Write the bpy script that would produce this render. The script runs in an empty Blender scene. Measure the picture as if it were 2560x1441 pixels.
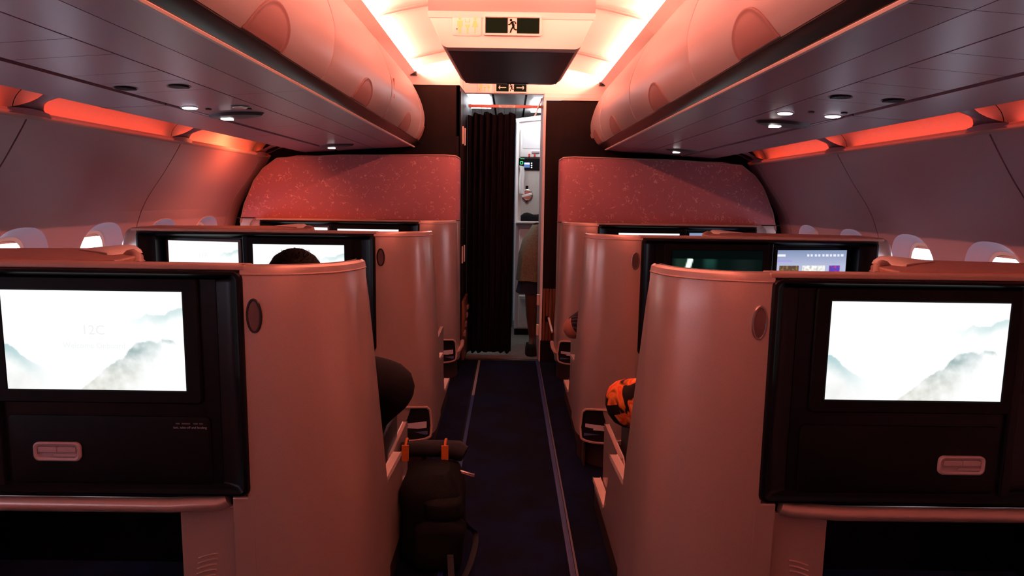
import bpy, bmesh, math, random
from mathutils import Vector, Matrix, noise
random.seed(4)
S = bpy.context.scene
COL = S.collection
PI = math.pi

# ---------------------------------------------------------------- camera
cam_d = bpy.data.cameras.new('camera'); cam = bpy.data.objects.new('camera', cam_d); COL.objects.link(cam)
Yc = Vector((-7, 225.5, -1690)).normalized()
Xc = Vector((1, -.015, 0)); Xc = (Xc - Xc.dot(Yc) * Yc).normalized()
Zc = Xc.cross(Yc)
Mw = Matrix((Xc, Yc, Zc))              # rows: world axes in camera space -> camera-to-world rotation
cam.matrix_world = Matrix.Translation((0, 0, 1.2)) @ Mw.to_4x4()
cam_d.sensor_width = 36; cam_d.lens = 36 * 1690 / 2560; cam_d.clip_start = .02
S.camera = cam
# ---------------------------------------------------------------- world, exposure
W = bpy.data.worlds.new('world'); S.world = W; W.use_nodes = True
bg = W.node_tree.nodes['Background']; bg.inputs[0].default_value = (.78, .84, 1.0, 1); bg.inputs[1].default_value = 4.8
S.view_settings.view_transform = 'Standard'; S.view_settings.look = 'None'
S.view_settings.exposure = 0.0; S.view_settings.gamma = 1.0; S.view_settings.use_curve_mapping = False
CORAL = (1.0, .26, .175)               # ceiling mood light
ORANGE = (1.0, .055, .012)              # sidewall mood light
COVE_STRENGTH = 370.0
SIDE_STRENGTH = 5.0
WASH_POWER = 8.0

# ---------------------------------------------------------------- materials
def mat(name, col, rough=.5, metal=0, spec=.5, emit=None, es=0, coat=0):
    m = bpy.data.materials.new(name); m.use_nodes = True
    b = m.node_tree.nodes['Principled BSDF']
    b.inputs['Base Color'].default_value = (*col, 1); b.inputs['Roughness'].default_value = rough
    b.inputs['Metallic'].default_value = metal; b.inputs['Specular IOR Level'].default_value = spec
    b.inputs['Coat Weight'].default_value = coat
    if emit: b.inputs['Emission Color'].default_value = (*emit, 1); b.inputs['Emission Strength'].default_value = es
    return m
def nd(m, t, **k):
    n = m.node_tree.nodes.new(t)
    for a, v in k.items(): setattr(n, a, v)
    return n
def grain(m, scale=300, amt=.15, c2=None, bump=0, stretch=None, lo=.4, hi=.6, detail=4):
    """mix the base colour with a second tone through procedural noise, plus relief"""
    nt = m.node_tree; L = nt.links; b = nt.nodes['Principled BSDF']; col = tuple(b.inputs['Base Color'].default_value)
    tc = nd(m, 'ShaderNodeTexCoord'); mp = nd(m, 'ShaderNodeMapping'); L.new(tc.outputs['Object'], mp.inputs[0])
    if stretch: mp.inputs['Scale'].default_value = stretch
    n = nd(m, 'ShaderNodeTexNoise'); n.inputs['Scale'].default_value = scale; n.inputs['Detail'].default_value = detail; L.new(mp.outputs[0], n.inputs['Vector'])
    r = nd(m, 'ShaderNodeMapRange'); r.inputs[1].default_value = lo; r.inputs[2].default_value = hi; L.new(n.outputs['Fac'], r.inputs[0])
    mx = nd(m, 'ShaderNodeMix', data_type='RGBA'); L.new(r.outputs[0], mx.inputs['Factor'])
    c2 = c2 or tuple(c * (1 - amt) for c in col[:3])
    mx.inputs['A'].default_value = col; mx.inputs['B'].default_value = (*c2, 1)
    L.new(mx.outputs['Result'], b.inputs['Base Color'])
    if bump:
        bp = nd(m, 'ShaderNodeBump'); bp.inputs['Strength'].default_value = bump; bp.inputs['Distance'].default_value = .002
        L.new(n.outputs['Fac'], bp.inputs['Height']); L.new(bp.outputs[0], b.inputs['Normal'])
    return m
WHITE = grain(mat('cabin_white_plastic', (.84, .81, .78), .42), 500, .04, bump=.05)
SIDE = grain(mat('sidewall_plastic', (.50, .36, .42), .45), 400, .05, bump=.05)
BINM = grain(mat('bin_door_paint', (.27, .24, .24), .38), 400, .04, bump=.04)
UNDER = grain(mat('bin_underside_plastic', (.38, .215, .265), .33), 300, .06, bump=.04)
RAIL = mat('dark_bin_rail', (.008, .007, .008), .32)
LATCH = mat('latch_plastic', (.22, .12, .11), .45)
SHELL = grain(mat('champagne_shell_paint', (.62, .47, .42), .29, .55), 600, .08, bump=.03)
SHELLT = grain(mat('shell_edge_trim', (.42, .28, .24), .45), 400, .1)
RIB_SHADE = mat('shaded_rib_plastic', (.42, .36, .34), .5)  # groove shading at the ceiling joints put into a darker base colour
LENSD = mat('dark_lens', (.10, .055, .055), .3)
LITRIM = mat('pale_ledge_trim', (.78, .66, .60), .4)
SKIRT = grain(mat('brown_skirting', (.035, .016, .011), .5), 120, .3)
BLACK = mat('black_monitor_plastic', (.0025, .003, .005), .30, spec=.22)
BLACKM = mat('black_matt_bezel', (.0018, .002, .003), .5, spec=.15)
DARK = mat('dark_gap', (.006, .005, .006), .8, spec=.1)
GREYPL = mat('grey_latch_plastic', (.40, .33, .36), .4)
GREYD = mat('grey_trim_plastic', (.07, .06, .07), .45)
WOODC = grain(mat('console_wood_film', (.40, .20, .15), .42), 26, .3, stretch=(1, 12, 12), bump=.05)
WOODD = grain(mat('dark_wood_laminate', (.006, .0014, .0008), .5, spec=.12), 30, .5, stretch=(1, 1, .12), bump=.03)
WOODR = grain(mat('red_wood_laminate', (.20, .065, .03), .35), 40, .55, stretch=(6, 1, .08), bump=.03)
GALW = grain(mat('galley_white', (.78, .76, .74), .35), 200, .05)
GALG = grain(mat('galley_beige_panel', (.56, .54, .50), .4), 260, .15, bump=.05)
METAL = mat('brushed_metal', (.55, .52, .50), .28, 1)
GALGREY = grain(mat('galley_grey_ceiling', (.34, .34, .35), .4), 60, .15)
BLUE = grain(mat('blue_curtain_fabric', (.06, .13, .20), .8), 300, .3)
CURT = grain(mat('dark_curtain_fabric', (.004, .0025, .0045), .9, spec=.1), 500, .4, bump=.3)
REDC = mat('red_button', (.5, .03, .02), .4)
HAIR = grain(mat('black_hair', (.0015, .0012, .0012), .7, spec=.05), 120, .5, stretch=(1, 1, 1), bump=.6)
SKINM = grain(mat('skin', (.42, .17, .11), .5, spec=.4), 60, .1)
SKIND = grain(mat('skin_deep', (.06, .025, .016), .5, spec=.4), 60, .1)
BLACKC = grain(mat('black_cloth', (.007, .006, .007), .9, spec=.15), 300, .4, bump=.3)
OLIVE = grain(mat('olive_cloth', (.15, .145, .10), .85, spec=.2), 90, .3, bump=.3)
NAVY = grain(mat('navy_cloth', (.012, .018, .035), .85, spec=.2), 200, .4)
BAGM = grain(mat('dark_green_nylon', (.0014, .003, .003), .8, spec=.12), 220, .4, bump=.4)
BAGT = grain(mat('grey_nylon', (.008, .010, .014), .7, spec=.2), 220, .3, bump=.4)
ORTAB = grain(mat('orange_webbing', (.55, .15, .02), .7), 400, .3, bump=.4)
SEATM = grain(mat('charcoal_seat_leather', (.006, .005, .006), .5), 90, .3, bump=.2)
PAPER = mat('card_paper', (.55, .52, .58), .5)
PAPERB = mat('card_blue_print', (.05, .08, .22), .5)
PLACT = mat('placard_text_grey', (.38, .37, .42), .5)
SIGNG = mat('sign_dark_green', (.0002, .009, .0035), .6, spec=.06)
SIGNW = mat('sign_white', (.80, .74, .70), .45)
ICON = mat('lavatory_symbol_yellow', (.80, .72, .30), .5)
REDTX = mat('red_placard', (.60, .22, .16), .5)
STRIPG = mat('grey_floor_strip', (.16, .15, .15), .5)
STRIPB = mat('blue_floor_strip', (.004, .010, .09), .4)
def emis(name, col, st):
    m = bpy.data.materials.new(name); m.use_nodes = True; nt = m.node_tree; nt.nodes.clear()
    e = nt.nodes.new('ShaderNodeEmission'); o = nt.nodes.new('ShaderNodeOutputMaterial')
    e.inputs[0].default_value = (*col, 1); e.inputs[1].default_value = st; nt.links.new(e.outputs[0], o.inputs[0]); return m
L_COVE = emis('coral_cove_lamp', CORAL, COVE_STRENGTH)
L_SIDE = emis('orange_sidewall_lamp', ORANGE, SIDE_STRENGTH)
L_READ = emis('reading_lamp_white', (.85, .85, 1), 9)
L_LED = emis('led_white', (1, .93, .9), 6)
L_GAL = emis('galley_light', (.95, .95, 1), 15)
L_GREEN = emis('green_indicator', (.1, .9, .35), 1.2)
L_DISP = emis('display_blue', (.12, .22, .55), 1.0)
def screen_mat(st, name):
    m = bpy.data.materials.new(name); m.use_nodes = True; nt = m.node_tree; nt.nodes.clear()
    e = nt.nodes.new('ShaderNodeEmission'); o = nt.nodes.new('ShaderNodeOutputMaterial'); a = nt.nodes.new('ShaderNodeAttribute'); a.attribute_name = 'picture'
    e.inputs[1].default_value = st; nt.links.new(a.outputs[0], e.inputs[0]); nt.links.new(e.outputs[0], o.inputs[0]); return m
L_SCREEN = screen_mat(1.15, 'lit_screen')
L_FAINT = emis('screen_text_white', (.86, .90, .90), 1.0)
# carpet
CARPET = grain(mat('navy_carpet', (.0008, .004, .020), .95, spec=.1), 5, c2=(.0004, .0015, .008), bump=0, lo=.42, hi=.55)
nt = CARPET.node_tree; n2 = nd(CARPET, 'ShaderNodeTexNoise'); n2.inputs['Scale'].default_value = 420; bp = nd(CARPET, 'ShaderNodeBump'); bp.inputs['Strength'].default_value = .8; bp.inputs['Distance'].default_value = .003
tcc = nd(CARPET, 'ShaderNodeTexCoord'); nt.links.new(tcc.outputs['Object'], n2.inputs['Vector']); nt.links.new(n2.outputs['Fac'], bp.inputs['Height']); nt.links.new(bp.outputs[0], nt.nodes['Principled BSDF'].inputs['Normal'])
LINO = grain(mat('speckled_galley_floor', (.16, .15, .13), .55), 160, c2=(.06, .055, .05), lo=.4, hi=.6)
# rose speckled panel : short curved scribbles
ROSE = mat('rose_patterned_laminate', (.42, .12, .12), .42)
nt = ROSE.node_tree; b = nt.nodes['Principled BSDF']; tc = nd(ROSE, 'ShaderNodeTexCoord')
mp = nd(ROSE, 'ShaderNodeMapping'); nt.links.new(tc.outputs['Object'], mp.inputs[0])
wn = nd(ROSE, 'ShaderNodeTexNoise'); wn.inputs['Scale'].default_value = 26; wn.inputs['Detail'].default_value = 3; nt.links.new(mp.outputs[0], wn.inputs['Vector'])
r1 = nd(ROSE, 'ShaderNodeMath', operation='SUBTRACT'); r1.inputs[1].default_value = .5; nt.links.new(wn.outputs['Fac'], r1.inputs[0])
r2 = nd(ROSE, 'ShaderNodeMath', operation='ABSOLUTE'); nt.links.new(r1.outputs[0], r2.inputs[0])
r3 = nd(ROSE, 'ShaderNodeMapRange'); r3.inputs[1].default_value = .006; r3.inputs[2].default_value = .02; r3.inputs[3].default_value = 1; r3.inputs[4].default_value = 0; nt.links.new(r2.outputs[0], r3.inputs[0])
gn = nd(ROSE, 'ShaderNodeTexNoise'); gn.inputs['Scale'].default_value = 34; gn.inputs['Detail'].default_value = 1; nt.links.new(tc.outputs['Object'], gn.inputs['Vector'])
r4 = nd(ROSE, 'ShaderNodeMapRange'); r4.inputs[1].default_value = .54; r4.inputs[2].default_value = .60; nt.links.new(gn.outputs['Fac'], r4.inputs[0])
r5 = nd(ROSE, 'ShaderNodeMath', operation='MULTIPLY'); nt.links.new(r3.outputs[0], r5.inputs[0]); nt.links.new(r4.outputs[0], r5.inputs[1])
r6 = nd(ROSE, 'ShaderNodeMath', operation='MULTIPLY'); r6.inputs[1].default_value = .7; nt.links.new(r5.outputs[0], r6.inputs[0])
mx = nd(ROSE, 'ShaderNodeMix', data_type='RGBA'); mx.inputs['A'].default_value = (.42, .17, .20, 1); mx.inputs['B'].default_value = (.90, .62, .55, 1)
nt.links.new(r6.outputs[0], mx.inputs['Factor']); nt.links.new(mx.outputs['Result'], b.inputs['Base Color'])
# patterned shirt
SHIRT = mat('tropical_print_cloth', (.5, .1, .02), .85, spec=.2)
nt = SHIRT.node_tree; b = nt.nodes['Principled BSDF']; tc = nd(SHIRT, 'ShaderNodeTexCoord')
v1 = nd(SHIRT, 'ShaderNodeTexNoise'); v1.inputs['Scale'].default_value = 8; v1.inputs['Detail'].default_value = 1.5; v1.inputs['Distortion'].default_value = 2.2; nt.links.new(tc.outputs['Object'], v1.inputs['Vector'])
cr = nd(SHIRT, 'ShaderNodeValToRGB'); e = cr.color_ramp; e.interpolation = 'LINEAR'
e.elements[0].position = .0; e.elements[0].color = (.006, .004, .004, 1); e.elements[1].position = .465; e.elements[1].color = (.006, .004, .004, 1)
for p_, c_ in ((.48, (.30, .06, .01, 1)), (.53, (.75, .22, .04, 1)), (.60, (.75, .05, .02, 1)), (.66, (.8, .35, .10, 1))):
    q = e.elements.new(p_); q.color = c_
nt.links.new(v1.outputs['Fac'], cr.inputs[0]); nt.links.new(cr.outputs[0], b.inputs['Base Color'])
# striped tee
TEE = mat('dark_striped_cloth', (.01, .01, .012), .85, spec=.2)
nt = TEE.node_tree; b = nt.nodes['Principled BSDF']; tc = nd(TEE, 'ShaderNodeTexCoord'); wv = nd(TEE, 'ShaderNodeTexWave'); wv.inputs['Scale'].default_value = 28; wv.bands_direction = 'DIAGONAL'
nt.links.new(tc.outputs['Object'], wv.inputs['Vector']); cr = nd(TEE, 'ShaderNodeValToRGB'); cr.color_ramp.elements[0].position = .75; cr.color_ramp.elements[0].color = (.008, .008, .01, 1); cr.color_ramp.elements[1].position = .9; cr.color_ramp.elements[1].color = (.07, .05, .06, 1)
nt.links.new(wv.outputs['Fac'], cr.inputs[0]); nt.links.new(cr.outputs[0], b.inputs['Base Color'])
RIMM = bpy.data.materials.new('translucent_rim'); RIMM.use_nodes = True; nt = RIMM.node_tree; nt.nodes.clear()
o_ = nt.nodes.new('ShaderNodeOutputMaterial'); t_ = nt.nodes.new('ShaderNodeBsdfTranslucent'); g_ = nt.nodes.new('ShaderNodeBsdfDiffuse'); m_ = nt.nodes.new('ShaderNodeMixShader')
t_.inputs[0].default_value = (.85, .80, .78, 1); g_.inputs[0].default_value = (.7, .6, .58, 1); m_.inputs[0].default_value = .5
nt.links.new(g_.outputs[0], m_.inputs[1]); nt.links.new(t_.outputs[0], m_.inputs[2]); nt.links.new(m_.outputs[0], o_.inputs[0])
# window glass: clear pane that lets daylight through with a faint reflection
GLASS = bpy.data.materials.new('window_pane_glass'); GLASS.use_nodes = True; nt = GLASS.node_tree; nt.nodes.clear()
o_ = nt.nodes.new('ShaderNodeOutputMaterial'); t_ = nt.nodes.new('ShaderNodeBsdfTransparent'); g_ = nt.nodes.new('ShaderNodeBsdfGlossy'); m_ = nt.nodes.new('ShaderNodeMixShader')
g_.inputs['Roughness'].default_value = .05; m_.inputs[0].default_value = .06; t_.inputs[0].default_value = (.93, .95, 1, 1)
nt.links.new(t_.outputs[0], m_.inputs[1]); nt.links.new(g_.outputs[0], m_.inputs[2]); nt.links.new(m_.outputs[0], o_.inputs[0])

# ---------------------------------------------------------------- mesh helpers
class MB:
    def __init__(s): s.v = []; s.f = []; s.mi = []
    def add(s, vs, fs, mi=0):
        o = len(s.v); s.v += [tuple(p) for p in vs]; s.f += [tuple(i + o for i in f) for f in fs]; s.mi += [mi] * len(fs); return s
    def box(s, x0, x1, y0, y1, z0, z1, mi=0):
        x0, x1 = sorted((x0, x1)); y0, y1 = sorted((y0, y1)); z0, z1 = sorted((z0, z1))
        v = [(x, y, z) for x in (x0, x1) for y in (y0, y1) for z in (z0, z1)]
        return s.add(v, [(0, 1, 3, 2), (4, 6, 7, 5), (0, 4, 5, 1), (2, 3, 7, 6), (0, 2, 6, 4), (1, 5, 7, 3)], mi)
    def loft(s, rings, closed=True, cap0=False, cap1=False, mi=0):
        n = len(rings[0]); v = [p for r in rings for p in r]; f = []
        for a in range(len(rings) - 1):
            for i in range(n if closed else n - 1):
                j = (i + 1) % n; f.append((a * n + i, a * n + j, (a + 1) * n + j, (a + 1) * n + i))
        if cap0: f.append(tuple(range(n))[::-1])
        if cap1: f.append(tuple((len(rings) - 1) * n + i for i in range(n)))
        return s.add(v, f, mi)
    def tube(s, path, r, n=8, cap=True, mi=0):
        P = [Vector(p) for p in path]; rings = []; up = None
        for i, p in enumerate(P):
            t = (P[min(i + 1, len(P) - 1)] - P[max(i - 1, 0)]).normalized()
            if up is None: up = Vector((0, 0, 1)) if abs(t.z) < .9 else Vector((1, 0, 0))
            a = t.cross(up).normalized(); bb = a.cross(t).normalized(); up = bb
            rr = r[i] if isinstance(r, (list, tuple)) else r
            rings.append([p + a * (math.cos(k * 2 * PI / n) * rr) + bb * (math.sin(k * 2 * PI / n) * rr) for k in range(n)])
        return s.loft(rings, True, cap, cap, mi)
    def closed_tube(s, path, r, n=8, axis=(0, 1, 0), mi=0):
        P = [Vector(p) for p in path]; N = len(P); rings = []; ax = Vector(axis)
        for i, p in enumerate(P):
            t = (P[(i + 1) % N] - P[i - 1]).normalized(); a = t.cross(ax).normalized(); bb = a.cross(t).normalized()
            rings.append([p + a * (math.cos(k * 2 * PI / n) * r) + bb * (math.sin(k * 2 * PI / n) * r) for k in range(n)])
        rings.append(rings[0]); return s.loft(rings, mi=mi)
def link(name, me, parent=None):
    o = bpy.data.objects.new(name, me); COL.objects.link(o)
    if parent: o.parent = parent
    return o
def obj(name, mb, m, parent=None, smooth=False, bevel=0, seg=2, fix=True):
    me = bpy.data.meshes.new(name); me.from_pydata(mb.v, [], mb.f)
    ms = m if isinstance(m, (list, tuple)) else [m]
    for q in ms: me.materials.append(q)
    for p, k in zip(me.polygons, mb.mi): p.material_index = k
    if fix or bevel:
        bm = bmesh.new(); bm.from_mesh(me)
        if bevel:
            es = [e for e in bm.edges if len(e.link_faces) == 2 and e.calc_face_angle(0) > .5]
            bmesh.ops.bevel(bm, geom=es, offset=bevel, segments=seg, affect='EDGES', profile=.5, clamp_overlap=True)
        if fix: bmesh.ops.recalc_face_normals(bm, faces=bm.faces)
        bm.to_mesh(me); bm.free()
    if smooth:
        me.polygons.foreach_set('use_smooth', [True] * len(me.polygons))
        try: me.set_sharp_from_angle(angle=math.radians(38))
        except Exception: pass
    me.update()
    return link(name, me, parent)
def tag(o, label=None, cat=None, group=None, kind=None):
    for k, v in (('label', label), ('category', cat), ('group', group), ('kind', kind)):
        if v: o[k] = v
    return o
def empty(name, loc=(0, 0, 0), **k):
    o = bpy.data.objects.new(name, None); COL.objects.link(o); o.location = loc; o.empty_display_size = .1
    return tag(o, **k)
def local(o, root):                    # keep a mesh built in world coordinates in place under a moved root
    o.matrix_parent_inverse = Matrix.Translation(root.location).inverted(); return o
def catmull(pts, n=6):
    P = [Vector(p) for p in pts]; out = []
    for i in range(len(P) - 1):
        a = P[max(i - 1, 0)]; b = P[i]; c = P[i + 1]; d = P[min(i + 2, len(P) - 1)]
        for k in range(n):
            t = k / n
            out.append(.5 * ((2 * b) + (-a + c) * t + (2 * a - 5 * b + 4 * c - d) * t * t + (-a + 3 * b - 3 * c + d) * t ** 3))
    out.append(P[-1]); return out
class Curve2:                          # arc-length parametrised (x,z) profile
    def __init__(s, pts, n=8):
        s.p = catmull([Vector((a, b)) for a, b in pts], n); s.L = [0]
        for a, b in zip(s.p, s.p[1:]): s.L.append(s.L[-1] + (b - a).length)
        s.len = s.L[-1]
    def at(s, t):
        t = min(max(t, 0), s.len)
        for i in range(len(s.L) - 1):
            if t <= s.L[i + 1]:
                k = (t - s.L[i]) / max(s.L[i + 1] - s.L[i], 1e-9); return s.p[i].lerp(s.p[i + 1], k)
        return s.p[-1]
    def nrm(s, t):
        d = (s.at(t + .004) - s.at(t - .004)).normalized(); return Vector((d.y, -d.x))
def rrect(cx, cz, hw, hh, r, n=5):
    out = []
    for qx, qz, a0 in ((1, 1, 0), (-1, 1, 90), (-1, -1, 180), (1, -1, 270)):
        for k in range(n + 1):
            a = math.radians(a0 + 90 * k / n); out.append((cx + qx * (hw - r) + r * math.cos(a), cz + qz * (hh - r) + r * math.sin(a)))
    return out
def nested(mb, loops, cap=True, mi=0, cap_back=False):   # loops of (cx,cz,hw,hh,r,y)
    rings = [[(x, L[5], z) for x, z in rrect(*L[:5])] for L in loops]
    return mb.loft(rings, True, cap_back, cap, mi)
def text_mesh(body, size, align='CENTER'):
    cu = bpy.data.curves.new('txt', 'FONT'); cu.body = body; cu.size = size; cu.align_x = align; cu.resolution_u = 2
    ob = bpy.data.objects.new('txt', cu); COL.objects.link(ob)
    dg = bpy.context.evaluated_depsgraph_get(); me = bpy.data.meshes.new_from_object(ob.evaluated_get(dg))
    bpy.data.objects.remove(ob); return me
def lettering(name, body, size, loc, m, parent, rx=PI / 2, rz=0, align='CENTER'):
    me = text_mesh(body, size, align); me.transform(Matrix.Translation(loc) @ Matrix.Rotation(rz, 4, 'Z') @ Matrix.Rotation(rx, 4, 'X'))
    me.materials.clear(); me.materials.append(m); return link(name, me, parent)

# ================================================================ SETTING
Y0, YE = -1.6, 4.72        # modelled cabin runs from behind the camera to the closets
m_ = MB(); m_.box(-1.9, 1.9, Y0 - .1, 4.93, -.05, 0); tag(obj('floor', m_, CARPET), kind='structure')
m_ = MB(); m_.box(-1.9, 1.9, 4.93, 7.0, -.05, .004); tag(obj('floor', m_, LINO), kind='structure')
def strip(n, x0, x1, y0, y1, m):
    tag(obj('trim_%d' % n, MB().box(x0, x1, y0, y1, 0, .004), m), kind='structure')
strip(1, -.212, -.196, 4.0, 4.90, STRIPG); strip(2, -.212, -.196, Y0, 4.0, STRIPB)
strip(3, .213, .231, Y0, 4.90, STRIPB); strip(4, -.31, .26, 4.915, 4.945, METAL)
strip(5, -.222, -.214, Y0, 4.90, DARK); strip(6, .233, .240, Y0, 4.90, GREYD)

SP = Curve2([(1.60, 1.45), (1.615, 1.42), (1.69, 1.302), (1.785, 1.166), (1.838, 1.046), (1.868, .9), (1.872, .75), (1.84, .5), (1.77, .2), (1.70, 0)])
s_win = None
for i in range(400):
    t = SP.len * i / 400
    if SP.at(t).y <= .86: s_win = t; break
WY = [2.57 + .53 * k for k in range(-7, 4)]
JOINTS = [-.875, .185, 1.245, 2.305, 3.365, 4.425]
HS, HY = .155, .112        # half opening
FS, FY = .212, .178        # half funnel
def win_ring(cy, a, hs, hy):
    c, s_ = math.cos(a), math.sin(a); e_ = 2 / 2.6
    return cy + hy * math.copysign(abs(c) ** e_, c), s_win + hs * math.copysign(abs(s_) ** e_, s_)
def bay(mb, sx, cy, y0, y1, relief=.0):
    N = 48; s0, s1 = s_win - .26, s_win + .26
    ang = [2 * PI * k / N for k in range(N)]
    def outer(a):
        c, s_ = math.cos(a), math.sin(a); hy = (y1 - cy) if c > 0 else (cy - y0); hs = s1 - s_win
        k = min(hy / abs(c) if abs(c) > 1e-6 else 9, hs / abs(s_) if abs(s_) > 1e-6 else 9)
        return cy + c * k, s_win + s_ * k
    # snap the nearest samples to the corners
    rect = [outer(a) for a in ang]
    for (py, ps) in ((y1, s1), (y0, s1), (y0, s0), (y1, s0)):
        k = min(range(N), key=lambda i: (rect[i][0] - py) ** 2 + (rect[i][1] - ps) ** 2); rect[k] = (py, ps)
    def P(y, s_, d): p = SP.at(s_); n = SP.nrm(s_); q = p - n * d; return (sx * q.x, y, q.y)
    # n from nrm points inboard/outboard: fix the sign
    sign = 1 if SP.nrm(s_win).x > 0 else -1
    rings = [[P(y, s_, 0) for y, s_ in rect]]
    for k, d in ((1.0, 0), (.985, -.003), (.95, .004), (.86, .018), (.72, .036), (.60, .05)):
        hs = HS + (FS - HS) * (k - .60) / .4; hy = HY + (FY - HY) * (k - .60) / .4
        rings.append([P(*win_ring(cy, a, hs, hy), -d * sign) for a in ang])
    mb.loft(rings, True)
    return sign
def panel_side(sx, side):
    root = empty('wall_' + side, kind='structure')
    # dark backing skin behind the panels (outside face of the lining), open at the windows
    joints = [Y0] + [j for j in JOINTS if j > Y0] + [4.62]
    for j0, j1 in zip(joints, joints[1:]):
        if j1 - j0 < .1: continue
        a, b = j0 + .004, j1 - .004
        wins = [w for w in WY if a + .1 < w < b - .1]
        mb = MB()
        # strips above and below the windows
        def sheet(s0, s1, ns, ya, yb):
            ys = [ya + (yb - ya) * i / 6 for i in range(7)]
            rings = []
            for k in range(ns + 1):
                p = SP.at(s0 + (s1 - s0) * k / ns); rings.append([(sx * p.x, y, p.y) for y in ys])
            mb.loft(rings, False)
        sheet(0, s_win - .26, 20, a, b); sheet(s_win + .26, SP.len, 12, a, b)
        if wins:
            mids = [a] + [(p + q) / 2 for p, q in zip(wins, wins[1:])] + [b]
            for w, y0, y1 in zip(wins, mids, mids[1:]): bay(mb, sx, w, y0, y1)
        else: sheet(s_win - .26, s_win + .26, 8, a, b)
        # returns of the panel into the joint
        for yy in (a, b):
            r0, r1 = [], []
            for k in range(41):
                t = SP.len * k / 40; p = SP.at(t); r0.append((sx * p.x, yy, p.y)); r1.append((sx * (p.x + .010), yy, p.y))
            mb.loft([r0, r1], False)
        obj('sidewall_panel', mb, SIDE, root, smooth=True)
    # backing behind the joints only
    for j in joints[1:]:
        mb = MB(); r0, r1 = [], []
        for k in range(41):
            t = SP.len * k / 40; p = SP.at(t); r0.append((sx * (p.x + .008), j - .05, p.y)); r1.append((sx * (p.x + .008), j + .05, p.y))
        mb.loft([r0, r1], False); obj('joint_backing', mb, DARK, root, smooth=True)
    return root
wall_l = panel_side(-1, 'left'); wall_r = panel_side(1, 'right')
wi = 0
for sx in (-1, 1):
    for w in WY:
        if w < Y0 + .1: continue
        wi += 1
        p = SP.at(s_win); n = SP.nrm(s_win); sg = 1 if n.x > 0 else -1
        root = empty('window_%d' % wi, kind='structure')
        ang = [2 * PI * k / 40 for k in range(40)]
        def R(hs, hy, d):
            out = []
            for a in ang:
                y, s_ = win_ring(w, a, hs, hy); q = SP.at(s_) + SP.nrm(s_) * sg * d; out.append((sx * q.x, y, q.y))
            return out
        obj('window_frame', MB().loft([R(HS + .004, HY + .004, .048), R(HS - .012, HY - .010, .050), R(HS - .014, HY - .012, .062), R(HS + .03, HY + .03, .064)]), WHITE, root, smooth=True)
        obj('pane', MB().add(R(HS, HY, .060), [tuple(range(40))]), GLASS, root)
        # pull-down shade, lowered a little; unseen ones set to shape the daylight
        drop = {2.57: .07, 3.10: .08}.get(round(w, 2), .12)
        if sx > 0 and w < 2.3: drop = .98  # out of view, shut to cut daylight on the opposite shells
        if sx < 0 and w < 1.6: drop = .04
        top = []; 
        for k in range(13):
            a = PI + PI * k / 12 if False else None
        s_top = s_win - HS; s_low = s_win - HS + 2 * HS * drop
        rows = []
        for k in range(7):
            s_ = s_top + .002 + (s_low - s_top) * k / 6; u = abs((s_ - s_win) / HS); hw = HY * (max(0, 1 - min(u, 1) ** 2.6)) ** (1 / 2.6) + .002
            q = SP.at(s_) + SP.nrm(s_) * sg * .056; rows.append([(sx * q.x, w - hw, q.y), (sx * q.x, w + hw, q.y)])
        q = SP.at(s_low) + SP.nrm(s_low) * sg * .050; rows.append([(sx * q.x, rows[-1][0][1], q.y), (sx * q.x, rows[-1][1][1], q.y)])
        obj('window_shade', MB().loft(rows, False), LITRIM, root)

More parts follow.
